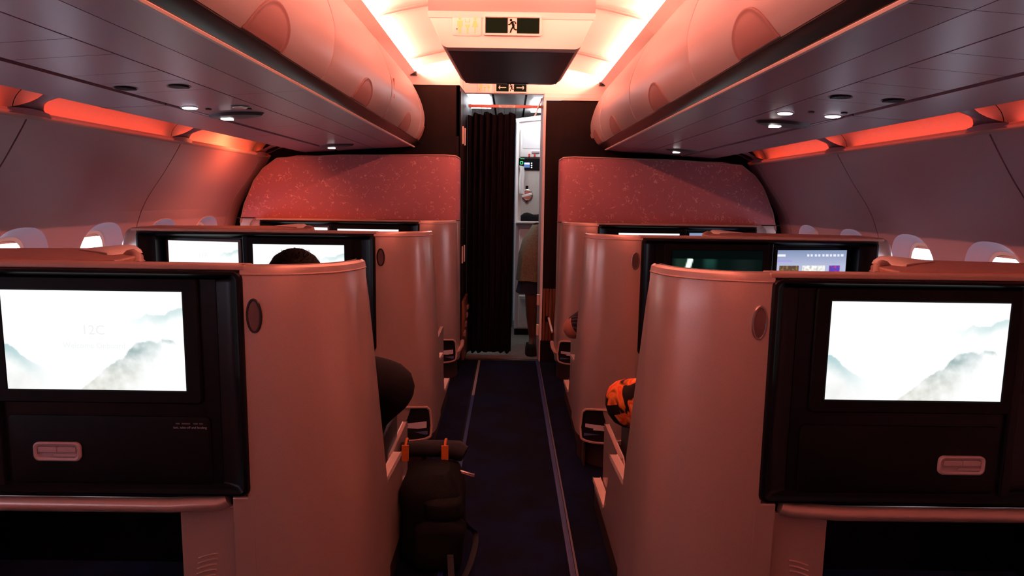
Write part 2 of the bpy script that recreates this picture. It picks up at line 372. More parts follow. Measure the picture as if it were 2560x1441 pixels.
# sidewall rim, cove cavity and lamps
for sx, side in ((-1, 'left'), (1, 'right')):
    tag(obj('trim_%d' % (7 if sx < 0 else 8), MB().loft([[(sx * x, y, z) for x, z in ((1.607, 1.4635), (1.596, 1.461), (1.588, 1.453), (1.591, 1.446), (1.600, 1.441), (1.61, 1.435))] for y in (Y0, 4.6)], False), RIMM, smooth=True), kind='structure')
    cove = empty('ceiling', kind='structure')
    cav = [(1.36, 1.485), (1.36, 1.535), (1.42, 1.575), (1.50, 1.582), (1.575, 1.56), (1.635, 1.51), (1.650, 1.46), (1.635, 1.442)]
    cj = [Y0] + [j for j in JOINTS if j > Y0] + [4.6]
    for a, b in zip(cj, cj[1:]):
        obj('cove_panel', MB().loft([[(sx * p.x, y, p.y) for p in catmull([Vector(c) for c in cav], 4)] for y in (a + .002, b - .002)], False), WHITE, cove, smooth=True)
        obj('light_strip', MB().box(sx * 1.612, sx * 1.634, a + .06, b - .06, 1.4565, 1.4585), L_SIDE, cove)
    obj('daylight_seal', MB().loft([[(sx * x, y, z) for x, z in ((1.6005, 1.4495), (1.64, 1.4405), (1.69, 1.438))] for y in (Y0, 4.62)], False), DARK, cove)  # unseen strip added to stop daylight leaking into the cove
    # saddle brackets at the joints
    for j in [q for q in JOINTS if q > .1] + [4.60]:
        rows = []
        for k in range(13):
            u = k / 12
            x = 1.345 + (1.612 - 1.345) * u; z = 1.4745 + (1.463 - 1.4745) * u + .055 * math.sin(PI * u) * (1 - .5 * u)
            hw0 = .022 + .16 * (1 - u) ** 3 + .085 * max(0, (u - .72) / .28) ** 2
            hw1 = .022 + .34 * (1 - u) ** 3 + .06 * max(0, (u - .72) / .28) ** 2
            rows.append([(sx * x, max(j - hw1, Y0), z + .012 * min(1, 3 * (1 - u))), (sx * x, j - .006, z), (sx * x, j + .006, z), (sx * x, min(j + hw0, 4.66), z + .012 * min(1, 3 * (1 - u)))])
        obj('cove_bracket', MB().loft(rows, False), UNDER, cove, smooth=True)
    # lip under the rim at each joint
    for j in [q for q in JOINTS if q > .1]:
        obj('rim_joiner', MB().loft([[(sx * (1.586 - dx), j + dy, 1.447 + dz) for dy, dx, dz in ((-.10, -.004, 0), (-.05, .006, 0), (0, .009, 0), (.05, .006, 0), (.10, -.004, 0))],
                                     [(sx * (1.590 - dx), j + dy, 1.463 + dz) for dy, dx, dz in ((-.10, -.004, 0), (-.05, .006, .004), (0, .009, .006), (.05, .006, .004), (.10, -.004, 0))],
                                     [(sx * 1.62, j + dy, 1.466) for dy in (-.10, -.05, 0, .05, .10)]], False), UNDER, cove, smooth=True)

# main ceiling
CP = [(.80, 1.985), (.72, 2.020), (.63, 2.048), (.50, 2.080), (.37, 2.106), (.2, 2.130), (0, 2.138)]
half = catmull([Vector(c) for c in CP], 4)
full = [(-p.x, p.y) for p in half] + [(p.x, p.y) for p in half[::-1][1:]]
ceil = empty('ceiling', kind='structure')
cjs = [Y0, -.67, .33, 1.33, 2.33, 3.33, 4.33, 4.89]
for a, b in zip(cjs, cjs[1:]):
    rings = []
    for y, dz in ((a + .002, .030), (a + .003, .008), (a + .010, 0), (a + .03, -.004), (b - .03, -.004), (b - .010, 0), (b - .003, .008), (b - .002, .030)):
        rings.append([(x, y, z + dz) for x, z in full])
    if b < 4.8: obj('joint_shade_rib', MB().loft([[(x, b + dy, z + dz) for x, z in full] for dy, dz in ((-.032, 0), (-.022, -.007), (0, -.010), (.022, -.007), (.032, 0))], False), RIB_SHADE, ceil, smooth=True)  # strip added so each panel joint reads as a shade line
    obj('ceiling_panel', MB().loft(rings, False), WHITE, ceil, smooth=True)
obj('joint_backing', MB().loft([[(x, y, z + .032) for x, z in full] for y in (Y0, 4.62)], False), LATCH, ceil, smooth=True)
for sx in (-1, 1):
    va = [(.700, 1.962), (.690, 1.968), (.632, 2.003), (.625, 2.008), (.630, 2.013), (.645, 2.010), (.70, 1.982), (.80, 1.965)]
    for a, b in zip(cjs, cjs[1:]):
        b = min(b, 4.60 if sx < 0 else 4.89)
        obj('valance', MB().loft([[(sx * x, y, z) for x, z in va] for y in (a + .0015, b - .0015)], False), WHITE, ceil, smooth=True)
        obj('light_strip', MB().loft([[(sx * x, y, z) for x, z in ((.660, 2.010), (.661, 2.038))] for y in (a + .02, b - .02)], False), L_COVE, ceil)
    obj('end_block', MB().box(sx * .615, sx * .66, 4.56 + (.29 if sx > 0 else 0), 4.60 + (.29 if sx > 0 else 0), 1.985, 2.012), RAIL, ceil, bevel=.004)
obj('daylight_shield', MB().loft([[(x, y, z) for x, z in ((-1.68, 1.44), (-1.66, 1.9), (-1.2, 2.28), (0, 2.36), (1.2, 2.28), (1.66, 1.9), (1.68, 1.44))] for y in (Y0 - .1, 6.6)], False), DARK, ceil)  # unseen skin added over the cabin to block sky light leaks
# wall behind the camera and outer skins closing the ends
tag(obj('wall_back', MB().box(-1.95, 1.95, Y0 - .08, Y0, 0, 2.3), SIDE), kind='structure')
# header band above the closets
hd = empty('wall_front', kind='structure')
obj('header_panel', MB().loft([[(x, 4.615, z) for x, z in ((-1.9, 1.935), (-.337, 1.935))], [(x, 4.605, 2.03) for x in (-1.9, -.337)], [(x, 4.62, 2.2) for x in (-1.9, -.337)]], False), WHITE, hd)
obj('header_panel', MB().box(-.337, .9, 4.90, 4.94, 1.928, 2.2).box(.236, .9, 4.896, 4.94, 1.901, 1.94), WHITE, hd, bevel=.006)
obj('header_panel', MB().box(.9, 1.9, 4.88, 4.94, 1.903, 2.2), WHITE, hd)
obj('header_soffit', MB().add([(-.337, 4.60, 2.05), (-.337, 4.93, 2.02), (-.337, 4.93, 1.93), (-.337, 4.60, 1.93)], [(0, 1, 2, 3)]), WHITE, hd)
obj('end_ceiling', MB().loft([[(x, y, z) for y, z in ((4.6, 1.96), (4.9, 1.96))] for x in (.95, 1.9)], False), WHITE, hd)

# ceiling divider box with the exit sign on it
dv = empty('ceiling_box', (0, 3.2, 1.8), label='white wedge shaped ceiling box with dark underside hanging above the aisle', cat='ceiling box')
def D(o): return local(o, dv)
def trap(y, hb, zb, ht, zt, r):
    pts = []
    for k in range(7): a = PI * 1.5 + PI / 2 * k / 6; pts.append((hb - r + r * math.cos(a), zb + r + r * math.sin(a)))
    pts.append((ht, zt)); pts.append((-ht, zt))
    for k in range(7): a = PI + PI / 2 * k / 6; pts.append((-hb + r + r * math.cos(a), zb + r + r * math.sin(a)))
    return [(x, y, z) for x, z in pts]
body = MB()
body.loft([trap(2.80, .283, 1.792, .335, 1.925, .03), trap(2.83, .282, 1.787, .336, 1.93, .03), trap(3.6, .270, 1.790, .32, 2.03, .05), trap(3.70, .262, 1.798, .31, 2.06, .05), trap(3.715, .245, 1.815, .29, 2.10, .05)], True, True, True)
D(obj('housing', body, WHITE, dv, smooth=True))
D(obj('upper_fairing', MB().loft([[(x, y, z) for x in (-h, -h * .6, 0, h * .6, h)] for y, z, h in ((2.797, 1.905, .332), (2.79, 1.928, .330), (2.74, 1.955, .325), (2.66, 2.02, .315), (2.60, 2.135, .30))], False), WHITE, dv, smooth=True))
D(obj('side_fairing', MB().loft([[(sx * h, y, z) for y, z, h in ((2.797, 1.905, .332), (2.79, 1.928, .330), (2.74, 1.955, .325), (2.66, 2.02, .315), (2.60, 2.135, .30))] + [] for sx in (-1,)] + [[(-.34, 2.9, z) for z in (1.93, 1.95, 1.99, 2.05, 2.13)]], False), WHITE, dv))
D(obj('side_fairing', MB().loft([[(h, y, z) for y, z, h in ((2.797, 1.905, .332), (2.79, 1.928, .330), (2.74, 1.955, .325), (2.66, 2.02, .315), (2.60, 2.135, .30))], [(.34, 2.9, z) for z in (1.93, 1.95, 1.99, 2.05, 2.13)]], False), WHITE, dv))
D(obj('underside_panel', MB().loft([[(x, y, z) for x in (-h, h)] for y, z, h in ((2.84, 1.786, .255), (3.62, 1.789, .235))], False), GREYD, dv))
D(obj('lettering_strip', MB().box(-.02, .09, 3.60, 3.612, 1.785, 1.788), DARK, dv))

def runner(mb, cx, y, cz, h):          # pictogram of a running figure, about h tall
    def seg(pts, w):
        for (ax, az), (bx, bz) in zip(pts, pts[1:]):
            d = Vector((bx - ax, bz - az)); n = Vector((-d.y, d.x)).normalized() * w * h / 2
            mb.add([(cx + (ax * h + n.x), y, cz + az * h + n.y), (cx + ax * h - n.x, y, cz + az * h - n.y), (cx + bx * h - n.x, y, cz + bz * h - n.y), (cx + bx * h + n.x, y, cz + bz * h + n.y)], [(0, 1, 2, 3)])
    c = [(cx + (-.10 + .085 * math.cos(a)) * h, y, cz + (.36 + .085 * math.sin(a)) * h) for a in [2 * PI * k / 12 for k in range(12)]]
    mb.add(c, [tuple(range(12))])
    seg([(-.06, .26), (.04, .10), (.08, -.06)], .17)
    seg([(-.05, .25), (-.16, .08), (-.28, .06)], .07)
    seg([(-.02, .26), (.16, .26), (.24, .10)], .07)
    seg([(.07, -.05), (-.06, -.24), (-.14, -.46)], .10)
    seg([(.08, -.05), (.14, -.24), (.30, -.26)], .09)
def arrow(mb, x0, x1, y, z, w):
    d = 1 if x1 > x0 else -1
    mb.add([(x0, y, z - w / 2), (x1 - d * w * .6, y, z - w / 2), (x1 - d * w * .6, y, z + w / 2), (x0, y, z + w / 2)], [(0, 1, 2, 3)])
    for s_ in (-1, 1):
        mb.add([(x1, y, z), (x1 - d * .9 * w, y, z), (x1 - d * (.9 * w + w * 1.3), y, z + s_ * w * 1.9), (x1 - d * (w * 1.1), y, z + s_ * w * 1.9)], [(0, 1, 2, 3)])
def exit_sign(y, x0, x1, z0, z1, label, arrows):
    r = empty('exit_sign', ((x0 + x1) / 2, y, z0), label=label, cat='sign', group='emergency exit signs')
    cx, cz, hw, hh = (x0 + x1) / 2, (z0 + z1) / 2, (x1 - x0) / 2, (z1 - z0) / 2
    fr = MB(); nested(fr, [(cx, cz, hw + .006, hh + .006, .006, y), (cx, cz, hw + .006, hh + .006, .006, y - .012), (cx, cz, hw - .001, hh - .001, .003, y - .012), (cx, cz, hw - .001, hh - .001, .003, y - .006)])
    local(obj('sign_frame', fr, SIGNW, r, smooth=True), r)
    g = (x1 - x0) * .085
    for a, b in ((x0 + .003, cx - g), (cx + g, x1 - .003)):
        local(obj('sign_face', MB().box(a, b, y - .0085, y - .0062, z0 + .003, z1 - .003), SIGNG, r), r)
    p = MB(); runner(p, cx, y - .0075, cz, (z1 - z0) * .92); local(obj('pictogram', p, SIGNG, r, fix=False), r)
    if arrows:
        for d in (-1, 1):
            p = MB(); arrow(p, cx + d * (g + .018), cx + d * (hw - .018), y - .0095, cz, .006); local(obj('arrow', p, SIGNW, r, fix=False), r)
    return r
exit_sign(2.80, -.106, .112, 1.845, 1.909, 'dark green exit sign without arrows on the front of the ceiling box', False)
exit_sign(4.90, -.104, .112, 1.938, 1.998, 'dark green exit sign with two arrows above the galley curtain', True)
def lav_sign(y, x0, z0, k, label):
    r = empty('lavatory_sign', (x0, y, z0), label=label, cat='sign', group='lavatory signs')
    w, h = .115 * k, .078 * k
    pl = MB(); nested(pl, [(x0 + w / 2, z0 + h / 2, w / 2, h / 2, .01, y), (x0 + w / 2, z0 + h / 2, w / 2, h / 2, .01, y - .002), (x0 + w / 2, z0 + h / 2, w / 2 - .002, h / 2 - .002, .009, y - .003)])
    local(obj('sign_plate', pl, WHITE, r, smooth=True), r)
    yy = y - .0038
    def person(cx, skirt):
        p = MB(); c = [(cx + .006 * k * math.cos(a), yy, z0 + .066 * k + .006 * k * math.sin(a)) for a in [2 * PI * j / 10 for j in range(10)]]; p.add(c, [tuple(range(10))])
        if skirt: p.add([(cx + a * k, yy, z0 + b * k) for a, b in ((-.006, .058), (.006, .058), (.012, .034), (-.012, .034))], [(0, 1, 2, 3)]); p.add([(cx + a * k, yy, z0 + b * k) for a, b in ((-.0025, .034), (.0025, .034), (.0025, .010), (-.0025, .010))], [(0, 1, 2, 3)])
        else: p.add([(cx + a * k, yy, z0 + b * k) for a, b in ((-.011, .058), (.011, .058), (.010, .036), (.006, .036), (.005, .010), (-.005, .010), (-.006, .036), (-.010, .036))], [tuple(range(8))])
        local(obj('symbol', p, ICON, r, fix=False), r)
    person(x0 + .030 * k, False); person(x0 + .090 * k, True)
    p = MB(); cx = x0 + .060 * k
    p.add([(cx + a * k, yy, z0 + b * k) for a, b in ((-.010, .044), (.010, .044), (.008, .036), (.003, .032), (.003, .010), (-.003, .010), (-.003, .032), (-.008, .036))], [tuple(range(8))])
    for a, b, c_, d in ((-.010, .066, -.008, .052), (.008, .066, .010, .052), (-.010, .054, .010, .052)): p.add([(cx + a * k, yy, z0 + b * k), (cx + c_ * k, yy, z0 + b * k), (cx + c_ * k, yy, z0 + d * k), (cx + a * k, yy, z0 + d * k)], [(0, 1, 2, 3)])
    local(obj('symbol', p, ICON, r, fix=False), r)
    p = MB(); p.add([(x0 + .018 * k + .003 * math.cos(a), yy, z0 + .026 * k + .003 * math.sin(a)) for a in [2 * PI * j / 10 for j in range(10)]], [tuple(range(10))])
    local(obj('indicator', p, REDC, r, fix=False), r)
lav_sign(2.80, -.235, 1.836, 1.0, 'pale lavatory sign beside the larger exit sign on the ceiling box')
lav_sign(4.90, -.236, 1.932, .9, 'pale lavatory sign beside the arrowed exit sign')

# ================================================================ OVERHEAD BINS
BP = Curve2([(.678, 1.966), (.660, 1.957), (.623, 1.91), (.580, 1.83), (.556, 1.765), (.544, 1.700), (.553, 1.625), (.572, 1.580), (.590, 1.558)])
ORD = {0: 'nearest', 1: 'second', 2: 'third', 3: 'last'}
def overhead(sx, side):
    YB = 4.60 if sx < 0 else 4.89; YU = 4.50 if sx < 0 else 4.80
    seams = [Y0, -.55, .45, 1.15, 2.18, 3.20, 4.22, YB]
    for i, (a, b) in enumerate(zip(seams, seams[1:])):
        last = b == YB
        vis = {1.15: 'closest to the camera with one whole latch showing', 2.18: 'second one counted back from the nearest whole door', 3.20: 'third one counted back, before the short end bin', 4.22: 'short rounded end one beside the dark closet'}.get(a, None)
        if a == .45: vis = 'cut off by the top edge of the view'
        if vis is None: vis = 'behind the viewer, number %s from the back wall' % ['one', 'two', 'three'][i]
        t = empty('overhead_bin', (sx * .62, (a + b) / 2, 1.56), label='%s side overhead bin, %s' % (side, vis), cat='overhead bin', group='overhead bins on the %s side' % side)
        a2, b2 = a + .003, b - .003
        rows = []
        N = 28
        ys = [a2, a2 + .004, a2 + .02] + [a2 + .02 + (b2 - a2 - .04) * k / 6 for k in range(1, 6)] + [b2 - .02, b2 - .004, b2]
        for y in ys:
            ins = .006 if y in (a2, b2) else (.0015 if y in (a2 + .004, b2 - .004) else 0)
            row = []
            for k in range(N + 1):
                s_ = BP.len * k / N; p = BP.at(s_); x = p.x + ins
                if last: x += .16 * max(0, (y - (YB - .30)) / .30) ** 3.2 * 1.0 * 0.35
                row.append((sx * x, y, p.y))
            rows.append(row)
        mb = MB().loft(rows, False)
        for y, row in ((a2, rows[0]), (b2, rows[-1])):
            mb.loft([row, [(sx * (abs(q[0]) + .03), q[1], q[2]) for q in row]], False)
        local(obj('door', mb, BINM, t, smooth=True), t)
        # latch : half disc recess with a raised rim
        mids = {1.15: [1.665], 2.18: [2.69], 3.20: [3.745], 4.22: [4.44] if sx < 0 else [4.47, 4.80]}.get(a, [(a + b) / 2])
        for my in mids:
            def LP(dy, ds, lift):
                s_ = BP.len - .004 - ds; p = BP.at(s_); n = BP.nrm(s_); sg = -1 if n.x > 0 else 1
                q = p + n * sg * lift; ex = .056 * max(0, (my + dy - (YB - .30)) / .30) ** 3.2 if last else 0; return (sx * (q.x + ex), min(my + dy, b2 - .01), q.y)
            RY, RS = .128, .098
            rings = []
            for k_, lift in ((1.0, .0005), (1.0, .0042), (.96, .0045), (.93, .0026), (.85, .0026)):
                rings.append([LP(RY * k_ * math.cos(PI * j / 20), RS * k_ * math.sin(PI * j / 20), lift) for j in range(21)])
            for q_ in (.8, .6, .4, .2, 0): rings.append([LP(RY * .85 * math.cos(PI * j / 20), RS * .85 * math.sin(PI * j / 20) * q_, .0026) for j in range(21)])
            local(obj('latch', MB().loft(rings, False), LATCH, t, smooth=True), t)
        # dark lower rail, pale edge trim, underside
        rl = [(.594, 1.560), (.588, 1.553), (.592, 1.548), (.628, 1.530), (.634, 1.528)]
        local(obj('bottom_rail', MB().loft([[(sx * x, y, z) for x, z in rl] for y in (a, b)], False), RAIL, t, smooth=True), t)
        tr = [(.632, 1.531), (.630, 1.527), (.634, 1.523), (.643, 1.523), (.645, 1.526)]
        local(obj('edge_trim', MB().loft([[(sx * x, y, z) for x, z in tr] for y in (a, b)], False), LITRIM, t, smooth=True), t)
        for x0, z0, x1, z1 in ((.645, 1.5245, .7505, 1.5145), (.7535, 1.5145, .884, 1.507)):
            local(obj('underside_panel', MB().loft([[(sx * x0, y, z0 + .01), (sx * x0, y, z0), (sx * x1, y, z1), (sx * x1, y, z1 + .01)] for y in (a + .001, min(b, YU) - .001)], False, False, False), UNDER, t), t)
        if last:      # closing end of the bin
            row = rows[-1]
            local(obj('end_cap', MB().add([*row, (sx * .9, YB, 1.966), (sx * .9, YB, 1.53)], [tuple(range(len(row) + 2))]), BINM, t), t)
    return
overhead(-1, 'left'); overhead(1, 'right')
# small scuffs / red hinge marks on left bins: placards
for sx, y, z, h in ((-1, 3.26, 1.72, .05), (-1, 3.26, 1.665, .02)):
    p = min((BP.at(BP.len * k / 100) for k in range(101)), key=lambda q: abs(q.y - z))
    tag(obj('red_placard', MB().box(sx * (p.x - .002), sx * (p.x + .004), y, y + .008, z - h / 2, z + h / 2), REDTX), label='tiny red mark on the third left bin door, %s' % ('the longer upper one' if h > .03 else 'the shorter lower one'), cat='mark', group='red marks on left bin')

# service panels between the two dark grooves, under each bin
def zu(x): 
    P = [(.64, 1.525), (.752, 1.515), (.885, 1.507), (1.13, 1.489), (1.345, 1.4755)]
    for (x0, z0), (x1, z1) in zip(P, P[1:]):
        if x <= x1: return z0 + (z1 - z0) * (x - x0) / (x1 - x0)
    return P[-1][1]
def disc(mb, sx, cx, cy, rx, ry, d0, d1, n=20, taper=1.0):
    r = []
    for d, k in ((d0, 1), (d1, taper)): r.append([(sx * (cx + k * rx * math.cos(2 * PI * j / n)), cy + k * ry * math.sin(2 * PI * j / n), zu(cx + k * rx * math.cos(2 * PI * j / n)) + d) for j in range(n)])
    return mb.loft(r, True, False, True)
def service(sx, side):
    cuts = [-1.6, -.5, .50, 1.10, 1.425, 1.575, 1.78, 1.905, 2.065, 3.05, 3.49, 4.50 if sx < 0 else 4.80]
    sets = {
      2.0: dict(name='near', y0=1.425, y1=3.05, vents=[(.948, 1.995), (1.09, 1.975)]),
      4.0: dict(name='far', y0=3.05, y1=4.50 if sx < 0 else 4.80, vents=[]),
      0.0: dict(name='rear', y0=-1.6, y1=1.425, vents=[])}
    for key, d in sets.items():
        lab = {'near': '%s overhead service panel with round air vents and lit reading lamps' % side, 'far': '%s overhead service panel near the bulkhead with one small lit lamp cluster' % side, 'rear': '%s overhead service panel nearest the camera with plain blank covers' % side}[d['name']]
        t = empty('service_panel', (sx * 1.0, (d['y0'] + d['y1']) / 2, 1.50), label=lab, cat='service panel', group='passenger service panels')
        cc = [c for c in cuts if d['y0'] - 1e-6 <= c <= d['y1'] + 1e-6]
        for a, b in zip(cc, cc[1:]):
            local(obj('cover_panel', MB().loft([[(sx * .889, y, zu(.889) + .012), (sx * .889, y, zu(.889)), (sx * 1.12, y, zu(1.12)), (sx * 1.12, y, zu(1.12) + .012)] for y in (a + .0012, b - .0012)], False), UNDER, t), t)
        for vx, vy in d['vents']:
            vt = local(obj('air_vent', disc(MB(), sx, vx, vy, .031, .036, -.0015, .002, taper=.82), GREYD, t, smooth=True), t)
            for k in range(-3, 4):
                l = .026 * math.sqrt(max(0, 1 - (k / 4) ** 2))
                sl = obj('vent_slat', MB().box(sx * (vx - l), sx * (vx + l), vy + k * .008 - .001, vy + k * .008 + .001, zu(vx) - .003, zu(vx) + .001), RAIL, vt)
        if d['name'] == 'near':
            lamps = [(1.095, 2.375)] if sx < 0 else [(1.088, 2.334), (.938, 2.364)]
            for lx, ly in ([(1.095, 2.375), (.945, 2.43)] if sx < 0 else lamps):
                on = (lx, ly) in lamps
                rg = MB(); disc(rg, sx, lx, ly, .030, .038, -.001, -.004, taper=.85)
                local(obj('reading_light', rg, GREYD if not on else WHITE, t, smooth=True), t)
                local(obj('lamp_lens', disc(MB(), sx, lx, ly, .024, .032, -.0035, -.0055, taper=.9), L_READ if on else METAL, t, smooth=True), t)
            for bx, by in (((.936, 2.486), (1.06, 2.44)) if sx < 0 else ((1.0, 2.30), (1.09, 2.26))):
                local(obj('call_button', disc(MB(), sx, bx, by, .009, .014, -.001, -.004, n=12), RAIL, t), t)
        if d['name'] in ('near', 'far'):
            cy = 2.61 if d['name'] == 'near' else 4.10
            pod = MB(); ring0 = []; ring1 = []; ring2 = []
            for j in range(28):
                a = 2 * PI * j / 28; rx = .105 * math.cos(a); ry = .072 * math.copysign(abs(math.sin(a)) ** 1.35, math.sin(a))
                px = 1.03 + rx; ring0.append((sx * px, cy + ry, zu(px) + .001)); q = 1.03 + rx * .9; ring1.append((sx * q, cy + ry * .86, zu(q) - .010)); q = 1.03 + rx * .55; ring2.append((sx * q, cy + ry * .5, zu(q) - .014))
            pod.loft([ring0, ring1, ring2], True, False, True)
            local(obj('lamp_pod', pod, GREYD, t, smooth=True), t)
            lx = (1.065 if sx < 0 else 1.0) if d['name'] == 'near' else (1.06 if sx < 0 else .993)
            for k in range(3):
                for q in range(2): local(obj('led', MB().box(sx * (lx - .019 + .013 * k), sx * (lx - .008 + .013 * k), cy - .016 + q * .016, cy - .004 + q * .016, zu(lx) - .019, zu(lx) - .013), L_LED, t), t)
for sx, side in ((-1, 'left'), (1, 'right')):
    service(sx, side)
    und = empty('ceiling', kind='structure')
    cj = [Y0] + [j for j in JOINTS if j > Y0] + [4.50 if sx < 0 else 4.80]
    for a, b in zip(cj, cj[1:]):
        if b - a < .05: continue
        obj('outer_panel', MB().loft([[(sx * 1.142, y, zu(1.142) + .03), (sx * 1.142, y, zu(1.142) - .001), (sx * 1.345, y, zu(1.345)), (sx * 1.352, y, zu(1.345) + .006), (sx * 1.345, y, zu(1.345) + .012)] for y in (a + .0025, b - .0025)], False), UNDER, und)
    obj('groove_channel', MB().loft([[(sx * .60, y, 1.56), (sx * 1.10, y, 1.53), (sx * 1.36, y, 1.515)] for y in (Y0, 4.50)], False), DARK, und)
    obj('groove_clip', MB().box(sx * 1.123, sx * 1.139, 2.42, 2.62, zu(1.13) - .001, zu(1.13) + .004), GREYPL, und)

# ================================================================ SEAT SHELLS
PLAN = [(.343, .19), (.346, .165), (.355, .125), (.375, .085), (.405, .052), (.445, .027), (.49, .010), (.54, .002), (.571, 0)]
def plan_pts(z, wide=True):
    cur = catmull([Vector(p) for p in PLAN], 4)
    lean = .020 * (1 - z / 1.05)
    return [(p.x - lean * max(0, 1 - (p.x - .343) / .228), p.y) for p in cur]
def wing(sx, y0, z0=.12, z1=1.05, taper=True):
    mb = MB(); rings = []
    zs = [z0, .25, .40, .60, .80, .95, z1 - .016, z1 - .006, z1 - .001, z1]
    for z in zs:
        outer = plan_pts(z); ext = (.20 * (1.05 - z) / .65 if z > .40 else .20) if taper else .1
        corner = 0
        if z > z1 - .02: corner = -.012 if z < z1 - .003 else -.022
        ins = 0 if z < z1 - .01 else (.002 if z < z1 - .003 else .008)
        head = [(outer[0][0] + .001, outer[0][1] + (ext + corner) * k) for k in (1, .5)]
        o = head + outer; i = []
        for k, (x, y) in enumerate(o):
            a = Vector(o[max(k - 1, 0)]); b = Vector(o[min(k + 1, len(o) - 1)]); t = (b - a).normalized(); n = Vector((-t.y, t.x))
            if n.x < 0 and k < 6: n = -n
            if n.y < 0 and k >= 6: n = -n
            i.append(Vector((x, y)) + n * (.030 - ins))
        o = [Vector(p) + (Vector(i[k]) - Vector(p)).normalized() * ins for k, p in enumerate(o)]
        loop = o + i[::-1]
        rings.append([(sx * p.x, y0 + p.y, z) for p in loop])
    return mb.loft(rings, True, True, True)
def oval(mb, cx, y, cz, rx, rz, tube, n=24):
    return mb.closed_tube([(cx + rx * math.cos(2 * PI * k / n), y, cz + rz * math.sin(2 * PI * k / n)) for k in range(n)], tube, 6)
# ---- pictures on the screens (stored as a colour attribute of the screen's grid)
def sm(a, b, x): x = min(max((x - a) / (b - a), 0), 1); return x * x * (3 - 2 * x)
def lerpc(a, b, t): return tuple(p + (q - p) * t for p, q in zip(a, b))
def pw(pts, u):
    if u <= pts[0][0]: return pts[0][1]
    for (a, b), (c, d) in zip(pts, pts[1:]):
        if u <= c: return b + (d - b) * (u - a) / (c - a)
    return pts[-1][1]
def pic_mist(u, v):            # u right, v down : misty mountains
    n = lambda s, o=0: noise.fractal(Vector((u * s * 1.78 + o, v * s, o)), 1, 2, 4)
    c = (1.0, 1.0, 1.0)
    c = lerpc(c, (.86, .87, .84), .6 * sm(.55, 1, v) * sm(.9, .2, u))
    c = lerpc(c, (.90, .93, .93), .5 * sm(.3, .8, n(3, 4) + .5) * sm(.25, .6, v))
    # far ridge right
    h = pw([(.45, .42), (.60, .30), (.70, .26), (.76, .26), (.80, .21), (.84, .235), (.90, .22), (.93, .18), (1, .15)], u) + .012 * n(14)
    if u > .45: c = lerpc(c, (.45, .62, .62), .75 * sm(.55, .95, u) * sm(h, h + .012, v) * sm(h + .16, h + .02, v) )
    h = pw([(.2, .50), (.33, .36), (.44, .30), (.55, .32), (.75, .4)], u) + .01 * n(9, 3)
    c = lerpc(c, (.85, .91, .91), .55 * sm(h, h + .02, v) * sm(h + .2, h + .04, v))
    # left hill
    h = pw([(0, .53), (.04, .56), (.09, .64), (.13, .70), (.2, .76), (.3, .84), (.4, .9)], u) + .014 * n(16, 7)
    c = lerpc(c, (.30, .50, .52), .8 * sm(.30, .0, u) * sm(h, h + .015, v) * sm(h + .24, h + .03, v))
    c = lerpc(c, (.72, .73, .70), .7 * sm(.45, .0, u) * sm(h + .05, h + .2, v) * (.6 + .6 * n(6, 2)))
    # right hill
    h = pw([(.36, 1.1), (.42, .97), (.50, .86), (.56, .76), (.63, .68), (.66, .66), (.69, .58), (.73, .51), (.79, .49), (.82, .485), (.85, .50), (.88, .465), (.915, .47), (.94, .472), (.95, .5), (1, .52)], u) + .010 * n(22, 5)
    d = sm(h, h + .02, v) * sm(1.0, .70, u + .35 * max(0, v - .55)) if u < .88 else sm(h, h + .02, v) * sm(h + .07, h + .02, v) * sm(.97, .92, u)
    d *= .75 + .5 * n(9, 8)
    c = lerpc(c, lerpc((.30, .42, .42), (.62, .62, .56), sm(.5, .95, v)), min(1, max(0, .97 * d)))
    return c
def pic_movie(u, v):
    if v < .16 or v > .86: return (.0015, .003, .003)
    c = (.002, .006, .005)
    c = lerpc(c, (.014, .035, .022), sm(.12, .05, abs(u - .12)) * .8)
    c = lerpc(c, (.010, .045, .035), sm(.10, .02, abs(u - .42)) * sm(.5, .2, v))
    c = lerpc(c, (.9, 1.2, 1.0), sm(.035, .02, abs(u - .20 + .15 * (v - .2))) * sm(.5, .3, v))
    return lerpc(c, (.008, .014, .014), sm(.2, .0, abs(u - .8)) * .6)
def pic_menu(u, v):
    c = lerpc((.20, .26, .42), (.42, .45, .62), v / .35 if v < .35 else 1)
    if v < .30:
        if u > .42 and u < .97 and abs(v - .12) < .03 and ((u - .42) * 18) % 1 < .6: c = (.75, .78, .9)
        if u < .12 and abs(v - .12) < .03: c = (.8, .8, .95)
        if u < .22 and abs(v - .24) < .02: c = (.35, .30, .7)
    else:
        for a, b, k in ((.03, .32, 0), (.36, .70, 1), (.75, .92, 2)):
            if a < u < b and .34 < v < .94:
                q = noise.noise(Vector((u * 30, v * 20, k)))
                c = ((.10 + .3 * max(0, q), .06 + .15 * max(0, q), .04), (.75 + .4 * q, .75 + .4 * q, .72 + .4 * q), (.10 + .6 * max(0, q), .05, .30 + .5 * max(0, -q)))[k]
    return c
def screen_mesh(fn, w, h, nu=150, nv=84):
    me = bpy.data.meshes.new('screen'); v = []; f = []; cols = []
    for j in range(nv + 1):
        for i in range(nu + 1):
            u, t = i / nu, j / nv; v.append(((u - .5) * w, 0, (.5 - t) * h)); cols.append(fn(u, t))
    for j in range(nv):
        for i in range(nu): a = j * (nu + 1) + i; f.append((a, a + nu + 1, a + nu + 2, a + 1))
    me.from_pydata(v, [], f); ca = me.color_attributes.new('picture', 'FLOAT_COLOR', 'POINT')
    for i, c in enumerate(cols): ca.data[i].color = (max(0, c[0]), max(0, c[1]), max(0, c[2]), 1)
    me.materials.append(L_SCREEN); me.update(); return me
SW, SH = .388, .2185
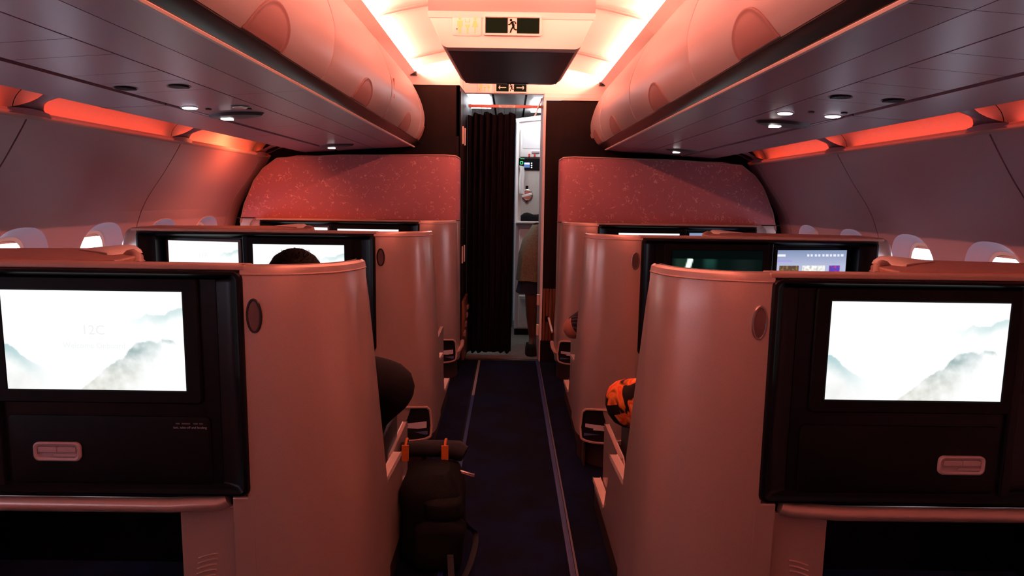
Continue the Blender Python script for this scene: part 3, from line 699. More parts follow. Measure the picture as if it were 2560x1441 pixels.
MIST = screen_mesh(pic_mist, SW, SH); MOVIE = screen_mesh(pic_movie, SW, SH, 80, 45); MENU = screen_mesh(pic_menu, SW * .86, SH * .9, 100, 60); MISTS = screen_mesh(pic_mist, SW * .86, SH * .9, 100, 60)

def seat_shell(sx, y0, row, side, pic_a, pic_w, text_a=None, text_w=None):
    lab = {1: '%s front-most champagne seat shell with a big black screen panel, closest to the camera', 2: '%s middle-row champagne seat shell with two screens side by side', 3: '%s far-row seat shell against the patterned bulkhead, screens mostly hidden'}[row] % side
    t = empty('seat_shell', (sx * 1.0, y0, 0), label=lab, cat='seat shell', group='seat shells with rear screens')
    def P(n, mb, m, par=None, **k): o = obj(n, mb, m, par or t, **k); return local(o, t) if par is None else o
    P('aisle_wing', wing(sx, y0), SHELL, smooth=True)
    # thin piping line just under the top edge of the wing
    pp = [(sx * x, y0 + y - .0005, 1.030) for x, y in plan_pts(1.03)]
    P('edge_piping', MB().tube(pp, .0022, 6), SHELLT, smooth=True)
    # window side wing
    rings = []
    for z in (.12, .6, .90, .98, 1.02, 1.04, 1.05):
        k = {.12: 0, .6: 0, .90: 0, .98: .006, 1.02: .018, 1.04: .034, 1.05: .052}[z]
        loop = [(1.576, .0 + k * .1), (1.62 - k * .5, .003 + k * .3), (1.65 - k, .018 + k * .3), (1.672 - k, .05), (1.685 - k, .10), (1.69 - k, .30), (1.63 - k * .5, .30), (1.622 - k * .5, .10), (1.60 - k * .3, .05), (1.576, .045)]
        rings.append([(sx * x, y0 + y, z) for x, y in loop])
    P('window_wing', MB().loft(rings, True, True, True), SHELL, smooth=True)
    # black monitor housing, a shallow tray with a rolled inner edge
    cx, cz, hw, hh = 1.0705, .786, .5055, .252
    hb = MB()
    nested(hb, [(sx * cx, cz, hw, hh, .018, y0 + .05), (sx * cx, cz, hw, hh, .018, y0 - .002), (sx * cx, cz, hw - .003, hh - .003, .016, y0 - .008), (sx * cx, cz, hw - .010, hh - .008, .014, y0 - .009),
                (sx * cx, cz, hw - .016, hh - .012, .012, y0 - .004), (sx * cx, cz, hw - .026, hh - .016, .010, y0 + .006), (sx * cx, cz, hw - .045, hh - .02, .008, y0 + .014), (sx * cx, cz, hw - .070, hh - .024, .006, y0 + .018)], cap=False)
    P('screen_housing', hb, BLACK, smooth=True)
    # back plates : aisle bay flat, window bay turned
    P('back_plate', MB().box(sx * .630, sx * 1.118, y0 + .016, y0 + .04, .555, 1.017), BLACK)
    wb = MB(); wb.add([(sx * 1.118, y0 + .018, .555), (sx * 1.118, y0 + .018, 1.017), (sx * 1.512, y0 + .018, 1.017), (sx * 1.512, y0 + .018, .555), (sx * 1.505, y0 + .10, 1.012), (sx * 1.505, y0 + .10, .56)],
                      [(0, 1, 4, 5), (2, 3, 5, 4), (1, 2, 4), (0, 5, 3)]); P('window_bay', wb, BLACK)
    P('bay_divider', MB().box(sx * 1.108, sx * 1.132, y0 + .006, y0 + .03, .54, 1.025), BLACK, bevel=.004)
    # aisle screen
    scx = .700 + SW / 2; scz = .880
    bz = MB(); nested(bz, [(sx * scx, scz, SW / 2 + .034, SH / 2 + .030, .010, y0 + .018), (sx * scx, scz, SW / 2 + .034, SH / 2 + .030, .010, y0 + .010), (sx * scx, scz, SW / 2 + .031, SH / 2 + .027, .008, y0 + .007), (sx * scx, scz, SW / 2 + .003, SH / 2 + .003, .003, y0 + .007), (sx * scx, scz, SW / 2 + .001, SH / 2 + .001, .002, y0 + .010)])
    bzo = P('screen_bezel', bz, BLACKM, smooth=True)
    o = link('screen', {'mist': MIST, 'movie': MOVIE}[pic_a], t); o.location = Vector((sx * scx, y0 + .0085, scz)) - t.location
    o['label'] = {'mist': 'lit screen showing misty mountains', 'movie': 'dim screen playing a dark film'}[pic_a]
    if text_a:
        me = text_mesh(text_a, .030); me.transform(Matrix.Translation((sx * scx, y0 + .0075, scz + .014)) @ Matrix.Rotation(PI / 2, 4, 'X')); me.materials.clear(); me.materials.append(L_FAINT); local(link('screen_text', me, t), t)
        me = text_mesh('Welcome Onboard', .017); me.transform(Matrix.Translation((sx * scx, y0 + .0075, scz - .016)) @ Matrix.Rotation(PI / 2, 4, 'X')); me.materials.clear(); me.materials.append(L_FAINT); local(link('screen_text', me, t), t)
    # window screen, turned with its bay
    ang = -sx * math.atan2(.082, .39) * -1
    ang = sx * math.atan2(.075, .39)
    Rm = Matrix.Translation((sx * 1.315, y0 + .058 - .010, .897)) @ Matrix.Rotation(ang, 4, 'Z')
    b2 = MB(); w2, h2 = SW * .86, SH * .9
    nested(b2, [(0, 0, w2 / 2 + .012, h2 / 2 + .012, .006, .004), (0, 0, w2 / 2 + .012, h2 / 2 + .012, .006, -.004), (0, 0, w2 / 2 + .002, h2 / 2 + .002, .002, -.005), (0, 0, w2 / 2 + .001, h2 / 2 + .001, .002, -.002)])
    b2.v = [tuple(Rm @ Vector(p)) for p in b2.v]; P('screen_bezel', b2, GREYD if pic_w == 'mist' else BLACKM, smooth=True)
    o = link('screen', MENU if pic_w == 'menu' else MISTS, t); o.matrix_local = Matrix.Translation(-t.location) @ Rm @ Matrix.Translation((0, -.0045, 0))
    o['label'] = 'lit screen showing an entertainment menu' if pic_w == 'menu' else 'lit screen showing misty mountains'
    if text_w:
        me = text_mesh(text_w, .030); me.transform(Matrix.Translation(-t.location) @ Rm @ Matrix.Translation((0, -.006, .030)) @ Matrix.Rotation(PI / 2, 4, 'X')); me.materials.clear(); me.materials.append(L_FAINT); link('screen_text', me, t)
    # stowage door with pull latch, one under each screen
    for c in (.875, 1.315):
        if c > 1: continue
        dr = MB(); nested(dr, [(sx * c, .632, .222, .078, .012, y0 + .018), (sx * c, .632, .222, .078, .012, y0 + .0125), (sx * c, .632, .218, .074, .010, y0 + .011)])
        do = P('stowage_door', dr, BLACKM, smooth=True)
        hx, hz = sx * (.991 if sx < 0 else 1.017), .629 if sx < 0 else .623
        lt = MB(); nested(lt, [(hx, hz, .052, .0215, .012, y0 + .012), (hx, hz, .052, .0215, .012, y0 + .006), (hx, hz, .049, .0185, .011, y0 + .004), (hx, hz, .044, .014, .008, y0 + .006), (hx, hz, .043, .013, .007, y0 + .010)])
        P('latch_bezel', lt, GREYPL, do, smooth=True)
        P('latch_lever', MB().box(hx - .041, hx + .0, y0 + .0045, y0 + .009, hz - .001, hz + .011).box(hx + .002, hx + .041, y0 + .0045, y0 + .009, hz - .001, hz + .011).box(hx - .008, hx + .042, y0 + .006, y0 + .010, hz - .012, hz - .006), GREYPL, do, bevel=.001)
    if row == 1 and sx < 0:
        for body, z, s_ in (('taxi, take-off and landing', .6845, .0075),):
            me = text_mesh(body, s_, 'RIGHT'); me.transform(Matrix.Translation((-.660, y0 + .0102, z)) @ Matrix.Rotation(PI / 2, 4, 'X')); me.materials.clear(); me.materials.append(PLACT); local(link('placard_text', me, t), t)
    if row == 1 and sx < 0:
        ln = MB()
        for k, w_ in enumerate((.009, .013, .006, .010, .008)): ln.add([(-.728 + .013 * k, y0 + .0102, .694), (-.728 + .013 * k + w_, y0 + .0102, .694), (-.728 + .013 * k + w_, y0 + .0102, .6975), (-.728 + .013 * k, y0 + .0102, .6975)], [(0, 1, 2, 3)])
        P('placard_line', ln, GREYD, fix=False)
    # padded bumper below the housing, recessed leg panels, footwell
    P('bumper_rail', MB().tube([(sx * .620, y0 + .012, .521), (sx * .64, y0 + .008, .514), (sx * .75, y0 + .006, .508), (sx * 1.4, y0 + .006, .508), (sx * 1.576, y0 + .008, .512)], .017, 10), SHELL, smooth=True)
    P('lower_edge', MB().box(sx * .555, sx * .606, y0 + .0, y0 + .030, .12, .531), SHELL, bevel=.004)
    P('leg_panel', MB().box(sx * .606, sx * .735, y0 + .022, y0 + .034, .06, .50), SHELL, bevel=.004)
    gr = MB()
    for k in range(8):
        gr.tube([(sx * (.652 + .045 * q / 5 + .002 * k), y0 + .021, .385 - .013 * k - .012 * (q / 5) ** 1.6) for q in range(6)], .0022, 5)
    P('grille', gr, SHELL, smooth=True)
    P('footwell_dark_box', MB().add([(sx * x, y0 + y, z) for x, y, z in ((.735, .034, .06), (.735, .034, .52), (.735, .55, .52), (.735, .55, .06), (1.60, .55, .06), (1.60, .55, .52), (1.60, .034, .52), (1.60, .034, .06))], [(0, 1, 2, 3), (3, 2, 5, 4), (4, 5, 6, 7), (1, 6, 5, 2)]), BLACKM)  # black box added so the footwell void stays in shade
    # top rail and console top
    P('top_rail', MB().box(sx * .560, sx * 1.60, y0 + .0, y0 + .050, 1.0385, 1.05), SHELLT, bevel=.003)
    P('console_top', MB().add([(sx * x, y0 + y, z) for z in (1.036, 1.052) for x, y in ((.86, .045), ((1.72 if row == 1 else 1.58), .045), ((1.74 if row == 1 else 1.58), .24), (1.10, .37), (.98, .35), (.88, .20))], [(0, 1, 2, 3, 4, 5), (6, 7, 8, 9, 10, 11)] + [(i, (i + 1) % 6, 6 + (i + 1) % 6, 6 + i) for i in range(6)]), WOODC, bevel=.004)
    rl = MB(); rl.loft([[(sx * x, y0 + y, z) for x, y, z in q] for q in (
        ((1.10, .30, 1.052), (1.10, .30, 1.054), (1.10, .34, 1.054), (1.10, .34, 1.052)), ((1.0, .22, 1.052), (1.0, .22, 1.056), (1.0, .34, 1.064), (1.0, .36, 1.052)),
        ((.95, .17, 1.052), (.95, .17, 1.057), (.955, .30, 1.066), (.955, .33, 1.052)), ((.93, .16, 1.046), (.93, .17, 1.050), (.935, .28, 1.060), (.935, .30, 1.046)))], True, True, True)
    P('side_lamp_pod', rl, LITRIM, smooth=True, bevel=.002)
    cp = MB(); cp.tube([(sx * .925, y0 + .20, 1.045), (sx * .912, y0 + .195, 1.054), (sx * .90, y0 + .19, 1.056), (sx * .880, y0 + .17, 1.050), (sx * .868, y0 + .15, 1.035)], [.008, .009, .010, .010, .008], 10)
    P('pod_end', cp, SHELLT, smooth=True)
    # courtesy lights
    for ox, oy in ((.543, y0 + .0), (1.622, y0 + .002)):
        rg = P('courtesy_light', oval(MB(), sx * ox, oy - .0005, .941, .0145, .035, .0032), RAIL if sx < 0 else METAL, smooth=True)
        P('lens', MB().add([(sx * ox + .0125 * math.cos(2 * PI * k / 20), oy - .0018, .941 + .033 * math.sin(2 * PI * k / 20)) for k in range(20)], [tuple(range(20))]), GREYPL if ox > 1 else LENSD, rg)
    # stepped side panel towards the aisle
    def slab(poly, x0, x1): 
        n = len(poly); return MB().add([(sx * x0, y0 + y, z) for y, z in poly] + [(sx * x1, y0 + y, z) for y, z in poly], [tuple(range(n)), tuple(range(n, 2 * n))[::-1]] + [(i, (i + 1) % n, n + (i + 1) % n, n + i) for i in range(n)])
    if row < 3:
        P('side_panel', slab([(.30, .085), (.30, .39), (.40, .385), (.47, .375), (.70, .356), (.84, .120), (1.09, .106), (1.09, .075), (.30, .075)], .350, .366), SHELL, bevel=.003)
        P('ledge_trim', slab([(.44, .386), (.712, .364), (.712, .352), (.44, .374)], .344, .370), LITRIM, bevel=.003)
        P('ledge_trim', slab([(.835, .130), (1.10, .117), (1.10, .104), (.835, .117)], .344, .374), LITRIM, bevel=.003)
        P('armrest_panel', slab([(.70, .12), (.68, .30), (.73, (.345 if row == 1 else .43)), (1.07, (.345 if row == 1 else .44)), (1.07, .08), (.70, .08)], .378, .396), SHELL, bevel=.003)
        P('skirting', slab([(.06, .0), (.06, .118), (.30, .115), (.30, .085), (1.10, .085), (1.10, .0)], .352, .360), SKIRT)
    else:
        P('skirting', MB().box(sx * .352, sx * .36, y0 + .15, y0 + .32, 0, .12), SKIRT)
    # kick plate under the wing
    pk = [(sx * (x + .012), y0 + y + .012, 0) for x, y in plan_pts(.12)]
    P('kick_plate', MB().loft([pk, [(a, b, .122) for a, b, c in pk]], False), SKIRT, smooth=True)
    # literature pocket on the lower aisle corner
    if row > 1:
        yy = y0 + .05
        pkx = sx * .425; rim = [( -.092, -.062), (-.095, .055), (-.085, .068), (.060, .072), (.078, .066), (.088, .050), (.094, -.040), (.080, -.062), (.04, -.072), (-.02, -.076)]
        rim = [(q.x, q.y) for q in catmull([Vector((a, b)) for a, b in rim], 3)]
        rimw = [(pkx - sx * a, yy - .028 + .10 * max(0, (a - .02)) - (.02 if b < -.03 else 0), .204 + b) for a, b in rim]
        P('pocket_rim', MB().closed_tube(rimw, .0055, 6), SHELLT, smooth=True)
        P('pocket_back', MB().add([(x, y + .008, z) for x, y, z in rimw], [tuple(range(len(rimw)))]), DARK)
        cd = MB(); x0, x1 = pkx - sx * .088, pkx + sx * .062 * 1
        x0, x1 = sx * .49, sx * .352
        cd.add([(x0, yy - .036, .132), (x1, yy - .030, .148), (x1, yy - .026, .212), (x0, yy - .032, .196)], [(0, 1, 2, 3)])
        card = P('safety_card', cd, PAPER, fix=False)
        P('printed_band', MB().add([(x0, yy - .037, .140), (x1 * .985, yy - .0325, .154), (x1 * .985, yy - .031, .170), (x0, yy - .0355, .156)], [(0, 1, 2, 3)]).add([(x0, yy - .037, .172), (x0 * .90, yy - .0355, .178), (x0 * .88, yy - .0345, .198), (x0, yy - .035, .190)], [(0, 1, 2, 3)]), PAPERB, card, fix=False)
    return t
seat_shell(-1, 1.43, 1, 'left', 'mist', 'mist', text_a='12C'); seat_shell(1, 1.43, 1, 'right', 'mist', 'mist')
seat_shell(-1, 2.87, 2, 'left', 'mist', 'mist', text_w='11A'); seat_shell(1, 2.87, 2, 'right', 'movie', 'menu')
seat_shell(-1, 4.30, 3, 'left', 'mist', 'mist'); seat_shell(1, 4.30, 3, 'right', 'movie' if False else 'mist', 'menu')

# ================================================================ BULKHEADS (patterned partitions)
for sx, side in ((-1, 'left'), (1, 'right')):
    t = empty('bulkhead', (sx * 1.0, 4.5, 0), label='%s bulkhead partition with a rose speckled upper panel and rounded aisle edge' % side, cat='partition', group='bulkhead partitions')
    path = [(.328, 4.60), (.328, 4.54), (.334, 4.505), (.350, 4.482), (.385, 4.468), (.44, 4.463), (.56, 4.462)]
    path = [(q.x, q.y) for q in catmull([Vector(p) for p in path], 4)] + [(.8, 4.462), (1.1, 4.462), (1.5, 4.462), (1.78, 4.462)]
    def outline(x):      # top edge height at lateral x, rounded at the outboard corner
        P_ = [(.328, 1.448), (.35, 1.462), (.42, 1.466), (1.38, 1.452), (1.51, 1.428), (1.60, 1.362), (1.66, 1.285), (1.73, 1.13), (1.762, 1.004)]
        return pw(P_, x)
    def part(z0, z1f, off):
        xs = path[:-1] + [(x, 4.462) for x in (1.38, 1.45, 1.51, 1.555, 1.60, 1.63, 1.66, 1.695, 1.73, 1.75, 1.762)]; xs = sorted(set(xs), key=lambda q: (q[0] > .56, q[0] if q[0] > .56 else 0)) if False else path[:-2] + [(1.38, 4.462)] + [(x, 4.462) for x in (1.45, 1.51, 1.555, 1.60, 1.63, 1.66, 1.695, 1.73, 1.75, 1.762)]
        rows = []
        for k in range(7):
            rows.append([(sx * x, y - off, z0 + (min(z1f(x), 9) - z0) * k / 6) for x, y in xs])
        back = [[(a + 0, 4.62, c) for a, b, c in rows[-1]]]
        return MB().loft(rows + back, False)
    up = part(1.045, outline, .004); local(obj('patterned_panel', up, ROSE, t, smooth=True), t)
    local(obj('seam_trim', MB().tube([(sx * x, y - .006, 1.045) for x, y in path], .0035, 6), RAIL, t), t)
    local(obj('lower_panel', part(.10, lambda x: 1.043, 0), SHELL, t, smooth=True), t)
    local(obj('top_edge', MB().tube([(sx * x, (y if x < .6 else 4.462) - .004, outline(x) + .002) for x, y in path[4:-1]] + [(sx * x, 4.458, outline(x) + .002) for x in (1.51, 1.60, 1.66, 1.73, 1.76)], .005, 6), SHELLT, t, smooth=True), t)
    # low bumper handrail continuing to the closet
    bx = .305 if sx < 0 else .318
    local(obj('bumper_rail', MB().tube([(sx * .42, 4.425, .150), (sx * .36, 4.43, .160), (sx * .325, 4.47, .172), (sx * .312, 4.53, .19), (sx * .310, 4.60, .21)], .014, 8), SHELLT, t, smooth=True), t)
    # black seal around the partition against the lining
    seal = MB(); r0, r1 = [], []
    for k in range(31):
        p = SP.at(SP.len * k / 30); r0.append((sx * (p.x + .01), 4.60, p.y)); r1.append((sx * (p.x - .30), 4.60, p.y - .02))
    seal.loft([r0, r1], False); local(obj('edge_seal', seal, DARK, t, smooth=True), t)
    local(obj('edge_seal', MB().loft([[(sx * x, 4.58, 1.44), (sx * x, 4.58, 1.60)] for x in (.34, 1.66)], False), DARK, t), t)

# ================================================================ CLOSETS
cl = empty('closet', (-.9, 4.8, 0), label='tall dark wood closet left of the galley curtain, side doors facing the aisle', cat='closet')
def C_(n, mb, m, **k): return local(obj(n, mb, m, cl, **k), cl)
C_('front_panel', MB().box(-1.85, -.337, 4.622, 4.64, .0, 1.935), WOODD)
C_('side_panel', MB().add([(-.337, 4.622, 0), (-.337, 4.622, 1.935), (-.300, 5.35, 1.935), (-.300, 5.35, 0), (-.36, 4.622, 0), (-.36, 4.622, 1.935), (-.36, 5.35, 1.935), (-.36, 5.35, 0)], [(0, 1, 2, 3), (0, 4, 5, 1), (1, 5, 6, 2), (4, 7, 6, 5), (3, 2, 6, 7)]), WOODD)
def sidex(y): return -.337 + (.037) * (y - 4.622) / .728
for a, b in ((4.635, 4.745), (4.755, 4.865)):
    for z0, z1 in ((.50, .98), (.99, 1.90)):
        dr = C_('door', MB().add([(sidex(y) + o, y, z) for o in (0, .006) for y, z in ((a, z0), (b, z0), (b, z1), (a, z1))], [(4, 5, 6, 7), (0, 1, 5, 4), (1, 2, 6, 5), (2, 3, 7, 6), (3, 0, 4, 7)]), WOODD, bevel=.002)
        hz = 1.62 if z0 > .9 else .80
        hd_ = obj('handle', MB().box(sidex(b - .02) + .004, sidex(b - .02) + .014, b - .03, b - .018, hz - .06, hz + .06), LITRIM, dr, bevel=.002)
for k in range(5): C_('wood_slat', MB().box(-.322, -.304, 4.65 + .1 * k, 4.735 + .1 * k, .06, .48), WOODR, bevel=.003)
for k in range(4): C_('bumper_rail', MB().box(-.312, -.292, 4.64 + .11 * k, 4.735 + .11 * k, .235 + .045 * k, .265 + .045 * k), LATCH, bevel=.004)
cl = empty('closet', (.9, 5.0, 0), label='dark wood closet right of the galley doorway with a red wood lower panel', cat='closet')
C_('front_panel', MB().box(.252, 1.85, 4.90, 4.92, .16, 1.885), WOODD)
C_('top_trim', MB().box(.234, 1.85, 4.885, 4.90, 1.885, 1.900), WHITE, bevel=.002)
C_('door_post', MB().box(.234, .252, 4.885, 4.935, .16, 1.885), WHITE, bevel=.003)
C_('jamb', MB().add([(x, y, z) for z in (0, 1.92) for x, y in ((.236, 4.93), (.224, 5.12), (.25, 5.12), (.255, 4.93))], [(0, 1, 5, 4), (1, 2, 6, 5), (2, 3, 7, 6), (3, 0, 4, 7), (4, 5, 6, 7)]), GREYPL)
C_('jamb_trim', MB().box(.2355, .2435, 4.888, 4.93, 0, .60), LITRIM)
for k in range(4): C_('wood_slat', MB().box(.256 + .024 * k, .277 + .024 * k, 4.885, 4.90, .16, .545), WOODR, bevel=.002)
C_('kick_plate', MB().box(.245, .36, 4.87, 4.90, 0, .16), DARK)
C_('knob', MB().box(.275, .302, 4.865, 4.886, .305, .345), WOODD, bevel=.006)
C_('bumper_rail', MB().tube([(.300, 4.86, .335), (.312, 4.78, .29), (.318, 4.70, .262)], .008, 8), LITRIM, smooth=True)
for z, tl in ((.46, .0), (.235, .0)): C_('hinge_block', MB().box(.213, .232, 4.90, 4.93, z - .04, z + .04), LITRIM, bevel=.003)

# ================================================================ GALLEY
gc = empty('ceiling', kind='structure')
xs = (-.40, -.13, .115, .40)
for a, b in zip(xs, xs[1:]):
    obj('galley_ceiling_panel', MB().loft([[(a + .008, y, z), (b - .008, y, z)] for y, z in ((4.95, 1.955), (6.6, 1.94))], False), GALGREY, gc)
obj('joint_backing', MB().box(-1.6, 1.6, 4.95, 6.6, 1.958, 2.0), DARK, gc)
obj('galley_lamp', MB().box(-.36, -.16, 5.22, 5.75, 1.930, 1.944), L_GAL, gc, bevel=.004)
obj('galley_lamp', MB().box(.175, .40, 5.35, 5.95, 1.930, 1.944), L_GAL, gc, bevel=.004)
tag(obj('wall_galley', MB().box(-1.6, 1.6, 6.55, 6.6, 0, 2.0), GALW), kind='structure')
tag(obj('wall_galley', MB().box(-1.62, -1.6, 4.95, 6.6, 0, 2.0).box(1.6, 1.62, 4.95, 6.6, 0, 2.0), GALW), kind='structure')
g = empty('galley_cabinet', (.4, 6.1, 0), label='pale galley cabinet wall seen past the curtain, with a black control strip', cat='cabinet')
def G(n, mb, m, par=None, **k):
    o = obj(n, mb, m, par or g, **k); return o if par else local(o, g)
G('body', MB().box(.060, 1.2, 5.872, 6.5, .05, 1.86), GALW)
G('top_cap', MB().add([(.045, 5.85, 1.835), (.5, 5.85, 1.885), (.5, 5.85, 1.93), (.045, 5.85, 1.865), (.045, 6.4, 1.835), (.5, 6.4, 1.885), (.5, 6.4, 1.93), (.045, 6.4, 1.865)], [(0, 1, 2, 3), (4, 7, 6, 5), (0, 4, 5, 1), (3, 2, 6, 7), (0, 3, 7, 4)]), GALW)
G('end_post', MB().box(.052, .076, 5.845, 5.90, .98, 1.86), GALW, bevel=.003)
ud = MB(); nested(ud, [(.23, 1.665, .142, .118, .008, 5.872), (.23, 1.665, .142, .118, .008, 5.860), (.23, 1.665, .139, .115, .008, 5.858)])
dr = G('upper_door', ud, GALW, smooth=True)
rc = MB(); nested(rc, [(.23, 1.695, .122, .078, .012, 5.8575), (.23, 1.695, .120, .076, .011, 5.8555)]); G('inset_panel', rc, mat('inset_grey', (.62, .62, .62), .4), dr, smooth=True)
G('handle', MB().box(.186, .252, 5.848, 5.857, 1.582, 1.600), GREYPL, dr, bevel=.003)
for x in (.166, .213): G('turn_button', MB().box(x - .007, x + .007, 5.845, 5.857, 1.548, 1.575), REDC, bevel=.002)
cpn = G('control_panel', MB().box(.078, .40, 5.845, 5.87, 1.440, 1.538), BLACKM, bevel=.003)
G('display', MB().box(.122, .172, 5.842, 5.846, 1.458, 1.502), L_DISP, cpn)
G('display_line', MB().box(.126, .168, 5.8405, 5.8425, 1.486, 1.496), L_LED, cpn)
for z in (1.495, 1.477, 1.459): G('indicator', MB().add([(.187 + .005 * math.cos(2 * PI * k / 10), 5.843, z + .005 * math.sin(2 * PI * k / 10)) for k in range(10)], [tuple(range(10))]), L_LED, cpn, fix=False)
gi = MB(); nested(gi, [(.101, 1.497, .013, .013, .005, 5.845), (.101, 1.497, .013, .013, .005, 5.841), (.101, 1.497, .008, .008, .003, 5.841), (.101, 1.497, .008, .008, .003, 5.843)], cap=False); G('green_light', gi, L_GREEN, cpn)
G('green_strip', MB().box(.090, .125, 5.843, 5.846, 1.529, 1.533), L_GREEN, cpn)
G('oven_panel', MB().box(.105, .40, 5.855, 5.872, 1.006, 1.437), GALG, bevel=.004)
lt = G('rotary_latch', MB().loft([[(.152 + r * math.cos(2 * PI * k / 24), y, 1.225 + r * math.sin(2 * PI * k / 24)) for k in range(24)] for r, y in ((.05, 5.856), (.05, 5.848), (.044, 5.845), (.040, 5.851))], True, False, True), METAL, smooth=True)
hb = MB(); hb.box(-.046, .046, -.008, .004, -.010, .010); Rr = Matrix.Translation((.152, 5.845, 1.225)) @ Matrix.Rotation(-.28, 4, 'Y'); hb.v = [tuple(Rr @ Vector(p)) for p in hb.v]
G('bar_handle', hb, GALW, lt, bevel=.003)
G('latch_plate', MB().box(.141, .161, 5.845, 5.856, 1.278, 1.306), BLACKM, bevel=.002)
sq = MB(); nested(sq, [(.151, 1.170, .011, .014, .003, 5.856), (.151, 1.170, .011, .014, .003, 5.849), (.151, 1.170, .007, .010, .002, 5.849), (.151, 1.170, .007, .010, .002, 5.853)]); G('latch_plate', sq, GREYD)
G('counter', MB().box(.062, 1.0, 5.78, 5.88, .985, 1.003), GALW, bevel=.004)
G('lower_frame', MB().box(.060, .9, 5.850, 5.872, .06, .975), GREYPL, bevel=.003)
ld = MB(); nested(ld, [(.22, .650, .130, .285, .012, 5.85), (.22, .650, .130, .285, .012, 5.842), (.22, .650, .126, .281, .011, 5.840)]); ldo = G('lower_door', ld, GALW, smooth=True)
ld = MB(); nested(ld, [(.22, .215, .130, .145, .012, 5.85), (.22, .215, .130, .145, .012, 5.842), (.22, .215, .126, .141, .011, 5.840)]); ldo = G('lower_door', ld, GALG, smooth=True)
G('handle', MB().tube([(.10, 5.828, .352), (.20, 5.822, .352), (.22, 5.828, .352)], .010, 8), LITRIM, ldo, smooth=True)
G('plinth', MB().box(.06, .9, 5.855, 5.872, .004, .06), WOODD)
# towel
tw = MB(); rows = []
for k in range(13):
    z = 1.475 - .235 * k / 12; rows.append([(.083 + .003 * math.sin(k * .6) + (.040 + .006 * k / 12) * j / 6, 5.836 + .006 * math.sin(j * 1.9 + k * .25), z - (.008 * j / 6)) for j in range(7)])
tw.loft(rows, False); towel = obj('towel', tw, GALW, smooth=True); tag(towel, 'white towel hanging from the black galley control strip', 'towel')
# folded dark garment on counter
gm = MB(); rows = []
for k in range(9):
    u = k / 8; x = .10 + .22 * u; hgt = .035 + .035 * math.sin(PI * min(1, u * .9 + .1)) + .012 * math.sin(u * 9)
    rows.append([(x, 5.80 + .10 * (.5 - .5 * math.cos(PI * j / 8)), 1.004 + hgt * math.sin(PI * j / 8) ** .6) for j in range(9)])
gm.loft(rows, False); tag(obj('folded_garment', gm, BLACKC, smooth=True), 'dark folded garment lying on the galley counter', 'garment')
# blue inner curtain edge
bc = MB(); rows = []
for k in range(20):
    z = 1.84 - 1.74 * k / 19; rows.append([(.008 + .038 * j / 10, 5.70 + .008 * math.sin(j * 1.8 + k * .1), z) for j in range(11)])
bc.loft(rows, False); tag(obj('blue_curtain', bc, BLUE, smooth=True), 'narrow blue galley curtain edge hanging behind the dark curtain', 'curtain')
# curtain rail, placard and main curtain
rt = empty('curtain_rail', (0, 5.0, 1.86), label='flat curtain rail with a warning placard across the galley doorway', cat='curtain rail')
local(obj('rail', MB().box(-.305, .236, 5.03, 5.05, 1.848, 1.868), REDTX, rt, bevel=.003), rt)
pl = local(obj('placard', MB().box(-.085, .035, 5.0285, 5.030, 1.849, 1.867), LITRIM, rt), rt)
for k, (a, b) in enumerate(((-.075, -.02), (-.017, .027), (-.066, -.03), (-.026, .018))):
    o = obj('placard_line', MB().box(a, b, 5.0275, 5.0285, 1.860 - .007 * (k // 2), 1.8625 - .007 * (k // 2)), RAIL, pl)
local(obj('tie_rod', MB().tube([(.222, 5.0, 1.915), (.175, 5.02, 1.79)], .0035, 6).tube([(.228, 5.01, 1.915), (.182, 5.03, 1.79)], .0035, 6), METAL, rt), rt)
ct = empty('curtain', (-.13, 5.08, 0), label='dark pleated curtain drawn halfway across the galley doorway', cat='curtain')
cb = MB(); rows = []; NX = 110
tops = [(0, 1.800), (.09, 1.790), (.13, 1.818), (.30, 1.800), (.33, 1.826), (.36, 1.822), (.40, 1.823), (.44, 1.815), (.47, 1.822), (.52, 1.802), (.60, 1.806), (.68, 1.822), (.75, 1.806), (.82, 1.808), (.86, 1.826), (1, 1.806)]
for k in range(30):
    v = k / 29; row = []
    for j in range(NX + 1):
        u = j / NX; wdt = .352 - .012 * v; zt = pw(tops, u); zb = .022 + .006 * math.sin(u * 40)
        ph = 2 * PI * (9 * u + .5 * math.sin(3 * u + 1.5)); amp = (.012 + .010 * v) * (1 + .4 * math.sin(5 * u + 2 * v))
        row.append((-.308 + wdt * u + .004 * math.cos(ph) - .03 * v * v * 0, 5.09 + amp * math.sin(ph + .6 * math.sin(2.5 * v)) + .004 * math.sin(ph * 2 + 3), zt + (zb - zt) * v))
    rows.append(row)
cb.loft(rows, False); local(obj('cloth', cb, CURT, ct, smooth=True), ct)
for k in range(9):
    x = -.295 + .335 * k / 8; local(obj('hook', MB().tube([(x, 5.06, 1.850), (x, 5.075, 1.835), (x, 5.088, 1.812)], .002, 5), METAL, ct), ct)

